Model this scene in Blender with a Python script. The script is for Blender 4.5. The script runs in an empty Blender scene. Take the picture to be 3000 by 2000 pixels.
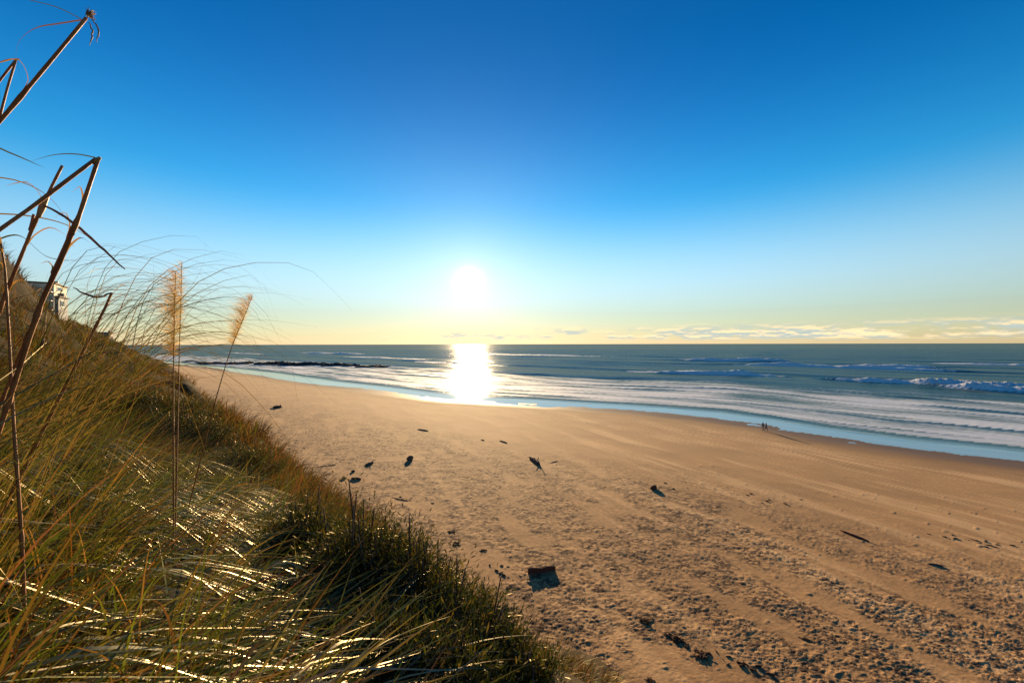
import bpy, bmesh, math, random
import numpy as np
from mathutils import Vector, Matrix

random.seed(7)
RNG = np.random.default_rng(11)
SC = bpy.context.scene
COL = SC.collection

# ------------------------------------------------------------------ camera
CAMH = 17.0                      # lens height above the water line
F = 14.0 / 36.0 * 2352.0         # focal length in pixels of a 2352 px wide frame
cam_d = bpy.data.cameras.new('camera')
cam_d.lens = 14.0
cam_d.sensor_width = 36.0
cam_d.clip_start = 0.05
cam_d.clip_end = 80000
cam_d.shift_y = 6.0 / 2352.0
cam = bpy.data.objects.new('camera', cam_d)
COL.objects.link(cam)
cam.location = (0, 0, CAMH)
cam.rotation_euler = (Matrix.Rotation(math.radians(90), 3, 'X') @ Matrix.Rotation(math.radians(-0.11), 3, 'Z')).to_euler()
SC.camera = cam

# ------------------------------------------------------------------ sun and sky
SUN_AZ = math.atan2(1078 - 1176, F)
SUN_EL = math.atan2(790 - 645, math.hypot(F, 98))
SUN_DIR = Vector((math.sin(SUN_AZ) * math.cos(SUN_EL), math.cos(SUN_AZ) * math.cos(SUN_EL), math.sin(SUN_EL)))
sun_d = bpy.data.lights.new('sun', 'SUN')
sun_d.energy = 5.0
sun_d.angle = math.radians(0.6)
sun_d.color = (1.0, 0.72, 0.40)
sun = bpy.data.objects.new('sun', sun_d)
COL.objects.link(sun)
sun.rotation_euler = (-SUN_DIR).to_track_quat('-Z', 'Y').to_euler()
sun.location = (0, 0, 60)

SC.view_settings.view_transform = 'Standard'
SC.view_settings.look = 'None'
SC.view_settings.gamma = 1.0
SC.view_settings.use_curve_mapping = False
SC.view_settings.exposure = 1.35
SC.cycles.use_denoising = True
SC.cycles.sample_clamp_indirect = 4.0
SC.cycles.max_bounces = 6
SC.cycles.transparent_max_bounces = 6


class N:
    """tiny node helper"""
    def __init__(s, nt):
        s.nt = nt

    def new(s, t, **kw):
        n = s.nt.nodes.new(t)
        for k, v in kw.items():
            setattr(n, k, v)
        return n

    def put(s, sock, v):
        if isinstance(v, bpy.types.NodeSocket):
            s.nt.links.new(v, sock)
        else:
            sock.default_value = v

    def math(s, op, a, b=None, c=None, clamp=False):
        n = s.new('ShaderNodeMath', operation=op)
        n.use_clamp = clamp
        s.put(n.inputs[0], a)
        if b is not None:
            s.put(n.inputs[1], b)
        if c is not None:
            s.put(n.inputs[2], c)
        return n.outputs[0]

    def vmath(s, op, a, b=None):
        n = s.new('ShaderNodeVectorMath', operation=op)
        s.put(n.inputs[0], a)
        if b is not None:
            s.put(n.inputs[1], b)
        return n

    def mix(s, f, a, b, blend='MIX'):
        n = s.new('ShaderNodeMix', data_type='RGBA', blend_type=blend)
        s.put(n.inputs[0], f)
        s.put(n.inputs[6], a)
        s.put(n.inputs[7], b)
        return n.outputs[2]

    def noise(s, vec, scale, detail=3, rough=0.55, dims='3D'):
        n = s.new('ShaderNodeTexNoise', noise_dimensions=dims)
        if vec is not None:
            s.put(n.inputs['Vector'], vec)
        n.inputs['Scale'].default_value = scale
        n.inputs['Detail'].default_value = detail
        n.inputs['Roughness'].default_value = rough
        return n.outputs[0]

    def mapr(s, v, a, b, c=0.0, d=1.0, smooth=True):
        n = s.new('ShaderNodeMapRange')
        n.interpolation_type = 'SMOOTHSTEP' if smooth else 'LINEAR'
        s.put(n.inputs[0], v)
        for i, q in enumerate((a, b, c, d)):
            s.put(n.inputs[1 + i], q)
        return n.outputs[0]

    def mapping(s, vec, scale=(1, 1, 1), rot=(0, 0, 0), loc=(0, 0, 0)):
        n = s.new('ShaderNodeMapping')
        s.put(n.inputs[0], vec)
        n.inputs[1].default_value = loc
        n.inputs[2].default_value = rot
        n.inputs[3].default_value = scale
        return n.outputs[0]

    def attr(s, name):
        return s.new('ShaderNodeAttribute', attribute_name=name)


world = bpy.data.worlds.new('World')
SC.world = world
world.use_nodes = True
wn = N(world.node_tree)
world.node_tree.nodes.clear()
sky = wn.new('ShaderNodeTexSky', sky_type='NISHITA')
sky.sun_disc = False
sky.sun_elevation = SUN_EL
sky.sun_rotation = SUN_AZ
sky.altitude = 20
sky.air_density = 1.0
sky.dust_density = 0.05
sky.ozone_density = 3.5
SKY_K = 0.108
tc = wn.new('ShaderNodeTexCoord')
dirv = tc.outputs['Generated']
sep = wn.new('ShaderNodeSeparateXYZ')
wn.put(sep.inputs[0], dirv)
hs = wn.new('ShaderNodeHueSaturation')
wn.put(hs.inputs['Saturation'], wn.mapr(sep.outputs[2], 0.08, 0.34, 0.68, 1.28))
wn.put(hs.inputs['Value'], wn.math('MULTIPLY', wn.mapr(sep.outputs[2], 0.0, 0.22, 0.78, 1.0), wn.mapr(sep.outputs[2], 0.15, 0.65, 1.0, 0.62)))
wn.put(hs.inputs['Hue'], wn.mapr(sep.outputs[2], 0.12, 0.58, 0.481, 0.508))
wn.put(hs.inputs['Color'], sky.outputs[0])
skycol = wn.vmath('SCALE', hs.outputs[0])
bw = wn.new('ShaderNodeRGBToBW')
wn.put(bw.inputs[0], hs.outputs[0])
# roll the very bright forward scatter off gently
wn.put(skycol.inputs['Scale'], wn.math('DIVIDE', SKY_K, wn.math('ADD', 1.0, wn.math('MULTIPLY', bw.outputs[0], 0.115))))
# low bank of cloud all round the horizon, sunlit and shaded tones mixed into its colour
elev = wn.math('ARCSINE', sep.outputs[2])
azim = wn.math('ARCTAN2', sep.outputs[0], sep.outputs[1])
comb = wn.new('ShaderNodeCombineXYZ')
wn.put(comb.inputs[0], wn.math('MULTIPLY', azim, 10.0))
wn.put(comb.inputs[1], wn.math('MULTIPLY', elev, 52.0))
comb.inputs[2].default_value = 3.3
n1 = wn.noise(comb.outputs[0], 1.35, 6, 0.6)
n2 = wn.noise(wn.mapping(comb.outputs[0], (0.35, 0.0, 1.0), (0, 0, 0), (4.1, 0, 0)), 1.0, 2, 0.5)
low = wn.mapr(elev, 0.004, 0.016, 0.0, 1.0)
top = wn.mapr(elev, 0.024, 0.050, 1.0, 0.0)
band = wn.math('MULTIPLY', low, top)
den = wn.math('ADD', wn.math('MULTIPLY', n1, 0.8), wn.math('MULTIPLY', n2, 0.42))
# the bank lies mostly to the north, over the open sea
den = wn.math('ADD', den, wn.math('MULTIPLY', wn.math('SUBTRACT', wn.math('COSINE', wn.math('SUBTRACT', azim, 1.15)), 0.75), 0.13))
cloud = wn.math('MULTIPLY', wn.mapr(den, 0.55, 0.68), band)
n1up = wn.noise(wn.mapping(comb.outputs[0], (1, 1, 1), (0, 0, 0), (0, 0.25, 0)), 1.35, 6, 0.6)
litc = wn.mapr(wn.math('SUBTRACT', n1, n1up), -0.04, 0.10)
ccol = wn.mix(litc, (0.21, 0.25, 0.24, 1), (0.50, 0.38, 0.22, 1))
warm = wn.mix(wn.mapr(elev, 0.0, 0.16), (1.0, 0.90, 0.68, 1), (1, 1, 1, 1))      # warm tint multiplied into the low sky
skyw = wn.mix(1.0, skycol.outputs[0], warm, 'MULTIPLY')
skymix = wn.mix(wn.math('MULTIPLY', cloud, 0.92), skyw, ccol)
# circumsolar light scattered by salty air
dt = wn.vmath('DOT_PRODUCT', dirv, tuple(SUN_DIR)).outputs['Value']
ang = wn.math('ARCCOSINE', wn.math('MINIMUM', dt, 1.0))
def expo(scale_deg, amp):
    return wn.math('MULTIPLY', wn.math('EXPONENT', wn.math('MULTIPLY', ang, -1.0 / math.radians(scale_deg))), amp)
halo = wn.math('ADD', wn.math('ADD', expo(0.50, 3.4), expo(3.0, 0.10)), expo(11.0, 0.055))
disc = wn.mapr(ang, math.radians(0.27), math.radians(0.55), 14.0, 0.0)
glow = wn.math('ADD', halo, disc)
glowc = wn.vmath('SCALE', (1.0, 0.86, 0.58))
wn.put(glowc.inputs['Scale'], glow)
tot = wn.vmath('ADD', skymix, glowc.outputs[0])
bg = wn.new('ShaderNodeBackground')
wn.put(bg.inputs[0], tot.outputs[0])
bg.inputs[1].default_value = 1.0
wo = wn.new('ShaderNodeOutputWorld')
wn.put(wo.inputs[0], bg.outputs[0])

# ------------------------------------------------------------------ numeric helpers
PERM = RNG.permutation(4096)
GRA = RNG.uniform(0, 2 * np.pi, 4096)


def gnoise(x, y, seed=0):
    x = np.asarray(x, float); y = np.asarray(y, float)
    xi = np.floor(x).astype(np.int64); yi = np.floor(y).astype(np.int64)
    xf = x - xi; yf = y - yi
    u = xf * xf * xf * (xf * (xf * 6 - 15) + 10)
    v = yf * yf * yf * (yf * (yf * 6 - 15) + 10)

    def g(ix, iy, dx, dy):
        h = GRA[PERM[(PERM[(ix + seed * 57) & 4095] + iy) & 4095]]
        return np.cos(h) * dx + np.sin(h) * dy
    a = g(xi, yi, xf, yf); b = g(xi + 1, yi, xf - 1, yf)
    c = g(xi, yi + 1, xf, yf - 1); d = g(xi + 1, yi + 1, xf - 1, yf - 1)
    return (a + (b - a) * u + (c + (d - c) * u - a - (b - a) * u) * v) * 1.5


def fbm(x, y, oct=4, seed=0, gain=0.5):
    r = 0; amp = 1.0; tot = 0
    for i in range(oct):
        r = r + amp * gnoise(x * 2 ** i + 13.7 * i, y * 2 ** i - 7.3 * i, seed + i)
        tot += amp; amp *= gain
    return r / tot


def sstep(x, a, b):
    t = np.clip((np.asarray(x, float) - a) / (b - a), 0, 1)
    return t * t * (3 - 2 * t)


# pixel (2352 x 1568 frame) -> direction / ground point
def ray(X, Y):
    return np.array([(X - 1176.0) / F, 1.0, -(Y - 790.0 - (X - 1176) * -0.0019) / F])


def G(X, Y, z=0.0):
    d = ray(X, Y)
    k = (z - CAMH) / d[2]
    return np.array([d[0] * k, k, z])


def at(X, Y, D):
    d = ray(X, Y) * D
    return np.array([d[0], d[1], d[2] + CAMH])


# shore coordinates: a along the shore (away from the camera), s towards the sea
EA = np.array([-0.783, 0.622]); ES = np.array([0.622, 0.783])


def to_as(x, y):
    return x * EA[0] + y * EA[1], x * ES[0] + y * ES[1]


def to_xy(a, s):
    return a * EA[0] + s * ES[0], a * EA[1] + s * ES[1]


shore_px = [(2352, 1058), (2100, 1030), (1900, 1000), (1750, 974), (1640, 958), (1500, 945), (1390, 937), (1200, 925),
            (1080, 919), (960, 908), (850, 893), (740, 880), (600, 858), (500, 846), (420, 838)]
_p = np.array([G(X, Y)[:2] for X, Y in shore_px])
_a, _s = to_as(_p[:, 0], _p[:, 1])
SH_A = np.concatenate([[-400, -60], _a, [600, 1500, 6000]])
SH_S = np.concatenate([[_s[0] - 40, _s[0] - 6], _s, [_s[-1], _s[-1] - 30, _s[-1] - 200]])


def shore(a):
    return np.interp(a, SH_A, SH_S)


foot_px = [(1300, 1568), (1090, 1400), (800, 1215), (640, 1080), (520, 1000), (430, 915), (405, 860), (400, 845)]
_p = np.array([G(X, Y, 1.0)[:2] for X, Y in foot_px])
_fa, _fs = to_as(_p[:, 0], _p[:, 1])
FT_A = np.concatenate([[-400, -30], _fa, [_fa[-1] + 200, 6000]])
FT_S = np.concatenate([[_fs[0] - 6, _fs[0] - 1], _fs, [_fs[-1] + 12, _fs[-1] + 12]])


def foot(a):
    return np.interp(a, FT_A, FT_S)


TC = float(foot(0.0))            # inland distance of the camera from the foot
PT = np.array([-20, 0, 3, 7, TC - 3.0, TC, TC + 5, TC + 10, TC + 25, TC + 80, TC + 600])
PZ = np.array([-6, 0, 1.6, 5.4, 13.1, 14.62, 18.5, 22.5, 25, 26, 30])


def beach_z(a, s):
    w = s - shore(a)
    ft = foot(a)
    k = np.clip(-w / np.maximum(shore(a) - ft, 5), 0, 1.6)
    z = np.where(w < 0, 0.10 * k + 0.9 * k ** 1.6, -0.018 * w)
    return np.maximum(z, -2.5)


def bluff_z(a, s, detail=True):
    a = np.asarray(a, float); s = np.asarray(s, float)
    t = foot(a) - s
    near = sstep(np.hypot(a, s), 3, 22)
    bul = 2.3 * fbm(a / 17.0, s / 15.0, 3, 3) + 0.55 * fbm(a / 4.5, s / 4.0, 2, 9)
    tt = t + near * 2.0 * bul
    z = 1.0 + np.interp(tt, PT, PZ)
    # a knoll uphill to the left
    z = z + 6.0 * np.exp(-((a - 42) / 11.0) ** 2) * sstep(s, 3.4, -4.5)
    z = z - 6.0 * sstep(a, 182, 235) * sstep(t, 2, 16)
    if detail:
        z = z + 0.16 * fbm(a / 0.95, s / 0.8, 2, 21) * sstep(np.hypot(a, s), 0.6, 2.0)
    return z


def ground(x, y):
    a, s = to_as(np.asarray(x, float), np.asarray(y, float))
    return np.maximum(bluff_z(a, s), beach_z(a, s))


def hit(X, Y, d0=0.8, d1=400):
    D = np.geomspace(d0, d1, 900)
    d = ray(X, Y)
    z = CAMH + d[2] * D
    g = ground(d[0] * D, D)
    i = np.argmax(z <= g)
    if not (z <= g).any():
        i = len(D) - 1
    return np.array([d[0] * D[i], D[i], g[i]])


# ------------------------------------------------------------------ mesh helpers
def mesh_np(name, verts, faces, smooth=True, mat=None, attrs=None, uv=None):
    """verts (n,3); faces (m,k) with one k"""
    me = bpy.data.meshes.new(name)
    verts = np.asarray(verts, np.float32); faces = np.asarray(faces, np.int32)
    m, k = faces.shape
    me.vertices.add(len(verts)); me.loops.add(m * k); me.polygons.add(m)
    me.vertices.foreach_set('co', verts.ravel())
    me.loops.foreach_set('vertex_index', faces.ravel())
    me.polygons.foreach_set('loop_start', np.arange(0, m * k, k, dtype=np.int32))
    me.polygons.foreach_set('use_smooth', np.full(m, smooth))
    me.update(calc_edges=True)
    for nm, arr in (attrs or {}).items():
        arr = np.asarray(arr, np.float32)
        if arr.ndim == 1:
            at_ = me.attributes.new(nm, 'FLOAT', 'POINT'); at_.data.foreach_set('value', arr)
        else:
            at_ = me.attributes.new(nm, 'FLOAT_COLOR', 'POINT')
            at_.data.foreach_set('color', np.c_[arr, np.ones(len(arr))].astype(np.float32).ravel())
    if mat:
        me.materials.append(mat)
    return me


def link(name, me, parent=None, loc=None, **props):
    o = bpy.data.objects.new(name, me)
    COL.objects.link(o)
    if parent:
        o.parent = parent
    if loc is not None:
        o.location = loc
    for k, v in props.items():
        o[k] = v
    return o


def thing(name, label, cat, loc, group=None, rz=0.0):
    o = link(name, None, loc=[float(q) for q in loc], label=label, category=cat)
    o.rotation_euler.z = rz
    o.empty_display_size = 0.2
    if group:
        o['group'] = group
    return o


def grid_faces(nr, nc):
    i = np.arange(nr * nc).reshape(nr, nc)
    return np.stack([i[:-1, :-1], i[:-1, 1:], i[1:, 1:], i[1:, :-1]], -1).reshape(-1, 4)


def tube(pts, rad, sides=7, flat=1.0):
    """tapered tube with closed ends: returns verts, quad faces (end caps as degenerate fans of quads)"""
    pts = np.asarray(pts, float); n = len(pts)
    rad = np.broadcast_to(np.asarray(rad, float), (n,))
    tan = np.gradient(pts, axis=0)
    tan /= np.linalg.norm(tan, axis=1)[:, None] + 1e-9
    ref = np.array([0.31, 0.2, 0.93]) if abs(tan[0][2]) < 0.9 else np.array([1.0, 0.1, 0])
    V = []
    for i in range(n):
        u = np.cross(tan[i], ref); u /= np.linalg.norm(u) + 1e-9
        v = np.cross(tan[i], u)
        th = np.linspace(0, 2 * np.pi, sides, endpoint=False)
        V.append(pts[i] + rad[i] * (np.cos(th)[:, None] * u + flat * np.sin(th)[:, None] * v))
    V = np.concatenate(V + [pts[:1], pts[-1:]])
    Fc = []
    for i in range(n - 1):
        for j in range(sides):
            k = (j + 1) % sides
            Fc.append((i * sides + j, i * sides + k, (i + 1) * sides + k, (i + 1) * sides + j))
    c0 = n * sides; c1 = c0 + 1
    for j in range(0, sides - sides % 2, 2):
        a, b, c = j, (j + 1) % sides, (j + 2) % sides
        Fc.append((c0, c, b, a))
        o = (n - 1) * sides
        Fc.append((c1, o + a, o + b, o + c))
    return V, np.array(Fc)


def join(parts):
    V = []; Fc = []; o = 0
    for v, f in parts:
        V.append(v); Fc.append(np.asarray(f) + o); o += len(v)
    return np.concatenate(V), np.concatenate(Fc)


def blades(root, hd, L, w, phi0, kap, segs, twist=None, cols=None, power=1.4):
    """root (n,3), hd (n,) heading, L length, w width, phi0 start tilt, kap bend; returns V,F,col,q"""
    n = len(root)
    q = np.linspace(0, 1, segs + 1)
    phi = phi0[:, None] + kap[:, None] * ((q[None, :] ** power) if power > 0 else sstep(q, 0.12, 0.62)[None, :])
    mid = 0.5 * (phi[:, 1:] + phi[:, :-1])
    st = (L / segs)[:, None]
    dh = np.concatenate([np.zeros((n, 1)), np.cumsum(np.sin(mid) * st, 1)], 1)
    dz = np.concatenate([np.zeros((n, 1)), np.cumsum(np.cos(mid) * st, 1)], 1)
    hx = np.cos(hd)[:, None]; hy = np.sin(hd)[:, None]
    P = np.stack([root[:, 0:1] + dh * hx, root[:, 1:2] + dh * hy, root[:, 2:3] + dz], -1)
    if twist is None:
        twist = np.zeros(n)
    tw = twist[:, None] * np.ones_like(q)[None, :]
    side = np.stack([-hy * np.ones_like(dh), hx * np.ones_like(dh), np.zeros_like(dh)], -1)
    nor = np.stack([hx * np.cos(phi), hy * np.cos(phi), -np.sin(phi)], -1)
    wv = side * np.cos(tw)[..., None] + nor * np.sin(tw)[..., None]
    prof = (w[:, None] * (np.clip(1.0 - q[None, :] ** 2.2, 0.04, 1)) * (0.55 + 0.45 * sstep(q, 0, .3))[None, :])[..., None] * 0.5
    V = np.stack([P - wv * prof, P + wv * prof], 2).reshape(-1, 3)
    b = (np.arange(n) * (segs + 1) * 2)[:, None]
    k = np.arange(segs)[None, :] * 2
    Fc = np.stack([b + k, b + k + 1, b + k + 3, b + k + 2], -1).reshape(-1, 4)
    C = None
    if cols is not None:
        C = np.repeat(cols, (segs + 1) * 2, axis=0)
    return V, Fc, C


# ------------------------------------------------------------------ materials
def mat_new(name):
    m = bpy.data.materials.new(name)
    m.use_nodes = True
    nt = m.node_tree
    nt.nodes.clear()
    n = N(nt)
    out = n.new('ShaderNodeOutputMaterial')
    return m, n, out


def principled(n, base, rough=0.6, spec=0.5, normal=None, tint=None):
    p = n.new('ShaderNodeBsdfPrincipled')
    if tint:
        p.inputs['Specular Tint'].default_value = (*tint, 1)
    n.put(p.inputs['Base Color'], base)
    n.put(p.inputs['Roughness'], rough)
    n.put(p.inputs['Specular IOR Level'], spec)
    if normal is not None:
        n.put(p.inputs['Normal'], normal)
    return p


def simple_mat(name, c0, c1, scale=8.0, rough=0.7, bump=0.0, stretch=(1, 1, 1), spec=0.4):
    m, n, out = mat_new(name)
    co = n.new('ShaderNodeTexCoord').outputs['Object']
    mp = n.mapping(co, stretch)
    f = n.mapr(n.noise(mp, scale, 5, 0.6), 0.3, 0.7)
    col = n.mix(f, (*c0, 1), (*c1, 1))
    nor = None
    if bump:
        b = n.new('ShaderNodeBump')
        b.inputs['Strength'].default_value = bump
        b.inputs['Distance'].default_value = 0.05
        n.put(b.inputs['Height'], n.noise(mp, scale * 3, 4, 0.6))
        nor = b.outputs[0]
    p = principled(n, col, rough, spec, nor)
    n.put(out.inputs[0], p.outputs[0])
    return m


def leaf_mat(name, rough=0.35, trans=0.35, spec=0.5, attr='col', tint=(1.2, 1.0, 0.5)):
    m, n, out = mat_new(name)
    c = n.attr(attr).outputs['Color']
    dif = n.new('ShaderNodeBsdfDiffuse')
    n.put(dif.inputs[0], c)
    t = n.new('ShaderNodeBsdfTranslucent')
    n.put(t.inputs[0], n.mix(1.0, c, (*tint, 1), 'MULTIPLY'))
    mx = n.new('ShaderNodeMixShader')
    mx.inputs[0].default_value = trans
    n.put(mx.inputs[1], dif.outputs[0]); n.put(mx.inputs[2], t.outputs[0])
    gl = n.new('ShaderNodeBsdfGlossy')
    gl.inputs['Roughness'].default_value = rough
    gl.inputs[0].default_value = (1.0, 0.86, 0.60, 1)
    m2 = n.new('ShaderNodeMixShader')
    m2.inputs[0].default_value = spec * 0.1
    n.put(m2.inputs[1], mx.outputs[0]); n.put(m2.inputs[2], gl.outputs[0])
    n.put(out.inputs[0], m2.outputs[0])
    return m


# sand
def sand_mat():
    m, n, out = mat_new('sand')
    pos = n.new('ShaderNodeNewGeometry').outputs['Position']
    wet = n.attr('wet').outputs['Fac']
    strk = n.attr('streak').outputs['Fac']
    fine = n.noise(pos, 3.2, 5, 0.65)
    big = n.noise(pos, 0.12, 3, 0.5)
    dry = n.mix(n.mapr(fine, 0.3, 0.7), (0.37, 0.20, 0.080, 1), (0.48, 0.265, 0.108, 1))
    dry = n.mix(n.mapr(big, 0.35, 0.7, 0.0, 0.45), dry, (0.29, 0.155, 0.066, 1))
    damp = n.mix(n.mapr(strk, 0.0, 1.0), dry, (0.58, 0.345, 0.155, 1))
    debris = n.attr('lump').outputs['Fac']
    rgh = n.attr('rough').outputs['Fac']
    fleck = n.math('MULTIPLY', n.mapr(n.noise(n.mapping(pos, (1, 1.25, 1)), 2.6, 4, 0.6), 0.445, 0.535), rgh)
    fleck = n.math('MULTIPLY', fleck, n.mapr(n.noise(pos, 0.9, 4, 0.7), 0.35, 0.62, 0.25, 1.0))
    damp = n.mix(n.math('MULTIPLY', fleck, 0.88), damp, (0.060, 0.038, 0.028, 1))
    damp = n.mix(n.mapr(debris, 0.1, 1.0, 0.0, 0.6), damp, (0.17, 0.105, 0.066, 1))
    col = n.mix(wet, damp, (0.15, 0.08, 0.036, 1))
    b = n.new('ShaderNodeBump')
    b.inputs['Strength'].default_value = 0.5
    b.inputs['Distance'].default_value = 0.03
    n.put(b.inputs['Height'], n.noise(pos, 9.0, 4, 0.65))
    n.put(b.inputs['Strength'], n.math('ADD', n.mapr(wet, 0.0, 1.0, 0.35, 0.05), n.math('MULTIPLY', rgh, 0.5)))
    p = principled(n, col, n.mapr(wet, 0.3, 1.0, 0.95, 0.62), n.math('MULTIPLY', 0.32, n.math('SUBTRACT', 1.0, n.math('MULTIPLY', fleck, 0.85))), b.outputs[0], (1.0, 0.74, 0.42))
    n.put(out.inputs[0], p.outputs[0])
    return m


def sea_mat():
    m, n, out = mat_new('sea_water')
    foam = n.attr('foam').outputs['Fac']
    aw = n.attr('aw').outputs['Vector']         # shore coordinates: along, out
    pos = n.new('ShaderNodeNewGeometry').outputs['Position']
    film = n.attr('film').outputs['Fac']
    calm = n.attr('calm').outputs['Fac']
    f1 = n.noise(n.mapping(aw, (0.07, 0.42, 1)), 1.0, 6, 0.7)
    f2 = n.noise(n.mapping(aw, (0.6, 2.2, 1)), 1.0, 5, 0.75)
    lace = n.math('ADD', n.math('MULTIPLY', f1, 0.5), n.math('MULTIPLY', f2, 0.5))
    thr = n.math('SUBTRACT', 0.98, foam)
    fm = n.mapr(n.math('SUBTRACT', lace, n.math('MULTIPLY', thr, 0.8)), -0.10, 0.22)
    fm = n.math('MULTIPLY', fm, n.mapr(foam, 0.02, 0.12))
    base = n.mix(film, (0.034, 0.092, 0.088, 1), (0.15, 0.135, 0.115, 1))
    b = n.new('ShaderNodeBump')
    n.put(b.inputs['Strength'], n.mapr(calm, 0.0, 1.0, 1.0, 0.04))
    b.inputs['Distance'].default_value = 0.42
    h1 = n.noise(n.mapping(aw, (0.12, 0.35, 1)), 1.0, 5, 0.62)
    n.put(b.inputs['Height'], h1)
    bl = n.new('ShaderNodeBump')
    n.put(bl.inputs['Strength'], n.mapr(calm, 0.0, 1.0, 0.8, 0.0))
    bl.inputs['Distance'].default_value = 1.3
    n.put(bl.inputs['Height'], n.noise(n.mapping(aw, (0.018, 0.11, 1)), 1.0, 3, 0.5))
    n.put(b.inputs['Normal'], bl.outputs[0])
    dif = n.new('ShaderNodeBsdfDiffuse')
    n.put(dif.inputs[0], base)
    glo = n.new('ShaderNodeBsdfGlossy')
    n.put(glo.inputs['Roughness'], n.mapr(calm, 0.0, 1.0, 0.16, 0.06))
    n.put(glo.inputs['Normal'], b.outputs[0])
    fr = n.new('ShaderNodeFresnel')
    fr.inputs[0].default_value = 1.333
    n.put(fr.inputs['Normal'], b.outputs[0])
    # wave slopes keep a wind-roughened sea from mirroring fully at the horizon
    fac = n.math('MINIMUM', n.math('MULTIPLY', fr.outputs[0], n.mapr(calm, 0.0, 1.0, 1.0, 1.6)), n.mapr(calm, 0.0, 1.0, 0.22, 0.9))
    water = n.new('ShaderNodeMixShader')
    n.put(water.inputs[0], fac)
    n.put(water.inputs[1], dif.outputs[0]); n.put(water.inputs[2], glo.outputs[0])
    b2 = n.new('ShaderNodeBump')
    b2.inputs['Strength'].default_value = 0.5
    b2.inputs['Distance'].default_value = 0.3
    n.put(b2.inputs['Height'], lace)
    fo = principled(n, (0.60, 0.62, 0.62, 1), 0.75, 0.3, b2.outputs[0])
    mx = n.new('ShaderNodeMixShader')
    n.put(mx.inputs[0], fm)
    n.put(mx.inputs[1], water.outputs[0]); n.put(mx.inputs[2], fo.outputs[0])
    n.put(out.inputs[0], mx.outputs[0])
    return m


M_SAND = sand_mat()
M_SEA = sea_mat()
M_SOIL = simple_mat('bluff_soil', (0.030, 0.024, 0.012), (0.06, 0.042, 0.02), 1.4, 1.0, 0.8, (1, 1, 1), 0.05)
M_GRASS = leaf_mat('grass_blade', 0.30, 0.45, 0.45)
M_GLINT = leaf_mat('glossy_blade', 0.38, 0.40, 1.6)
M_FAR = leaf_mat('far_grass', 0.5, 0.25, 0.35)
M_LEAF = leaf_mat('pampas_leaf', 0.35, 0.35, 0.5)
M_PLUME = leaf_mat('plume_hair', 0.7, 0.55, 0.2, tint=(1.2, 1.0, 0.5))
M_NEEDLE = leaf_mat('shrub_needle', 0.45, 0.30, 0.4, tint=(1.1, 1.1, 0.4))
M_STALK = simple_mat('dry_stalk', (0.22, 0.075, 0.030), (0.38, 0.18, 0.07), 14, 0.6, 0.15, (1, 1, 0.15), 0.25)
M_SHEATH = simple_mat('dry_sheath', (0.30, 0.19, 0.08), (0.42, 0.28, 0.13), 20, 0.6)
M_TWIG = simple_mat('shrub_wood', (0.05, 0.030, 0.018), (0.10, 0.06, 0.035), 12, 0.8)
M_WOOD = simple_mat('driftwood', (0.07, 0.045, 0.032), (0.20, 0.135, 0.095), 5, 0.9, 0.6, (1, 6, 6), 0.12)
M_WOODR = simple_mat('red_driftwood', (0.10, 0.035, 0.022), (0.17, 0.07, 0.045), 5, 0.9, 0.5, (1, 6, 6), 0.12)
M_KELP = simple_mat('dried_kelp', (0.06, 0.032, 0.018), (0.13, 0.07, 0.036), 9, 0.9, 0.4, (1, 1, 1), 0.1)
M_ROCK = simple_mat('reef_rock', (0.018, 0.016, 0.015), (0.05, 0.04, 0.034), 0.9, 0.75, 0.8)
M_CREAM = simple_mat('cream_stucco', (0.50, 0.44, 0.33), (0.58, 0.52, 0.40), 1.0, 0.85)
M_GREY = simple_mat('grey_shingle', (0.10, 0.12, 0.13), (0.16, 0.18, 0.19), 2.0, 0.8)
M_TRIM = simple_mat('white_trim', (0.62, 0.60, 0.56), (0.70, 0.68, 0.64), 2.0, 0.7)
M_ROOF = simple_mat('brown_roof', (0.08, 0.06, 0.05), (0.13, 0.10, 0.08), 2.0, 0.85)
M_GLASS = simple_mat('window_glass', (0.02, 0.025, 0.03), (0.03, 0.035, 0.04), 1.0, 0.08, 0, (1, 1, 1), 0.8)

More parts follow.
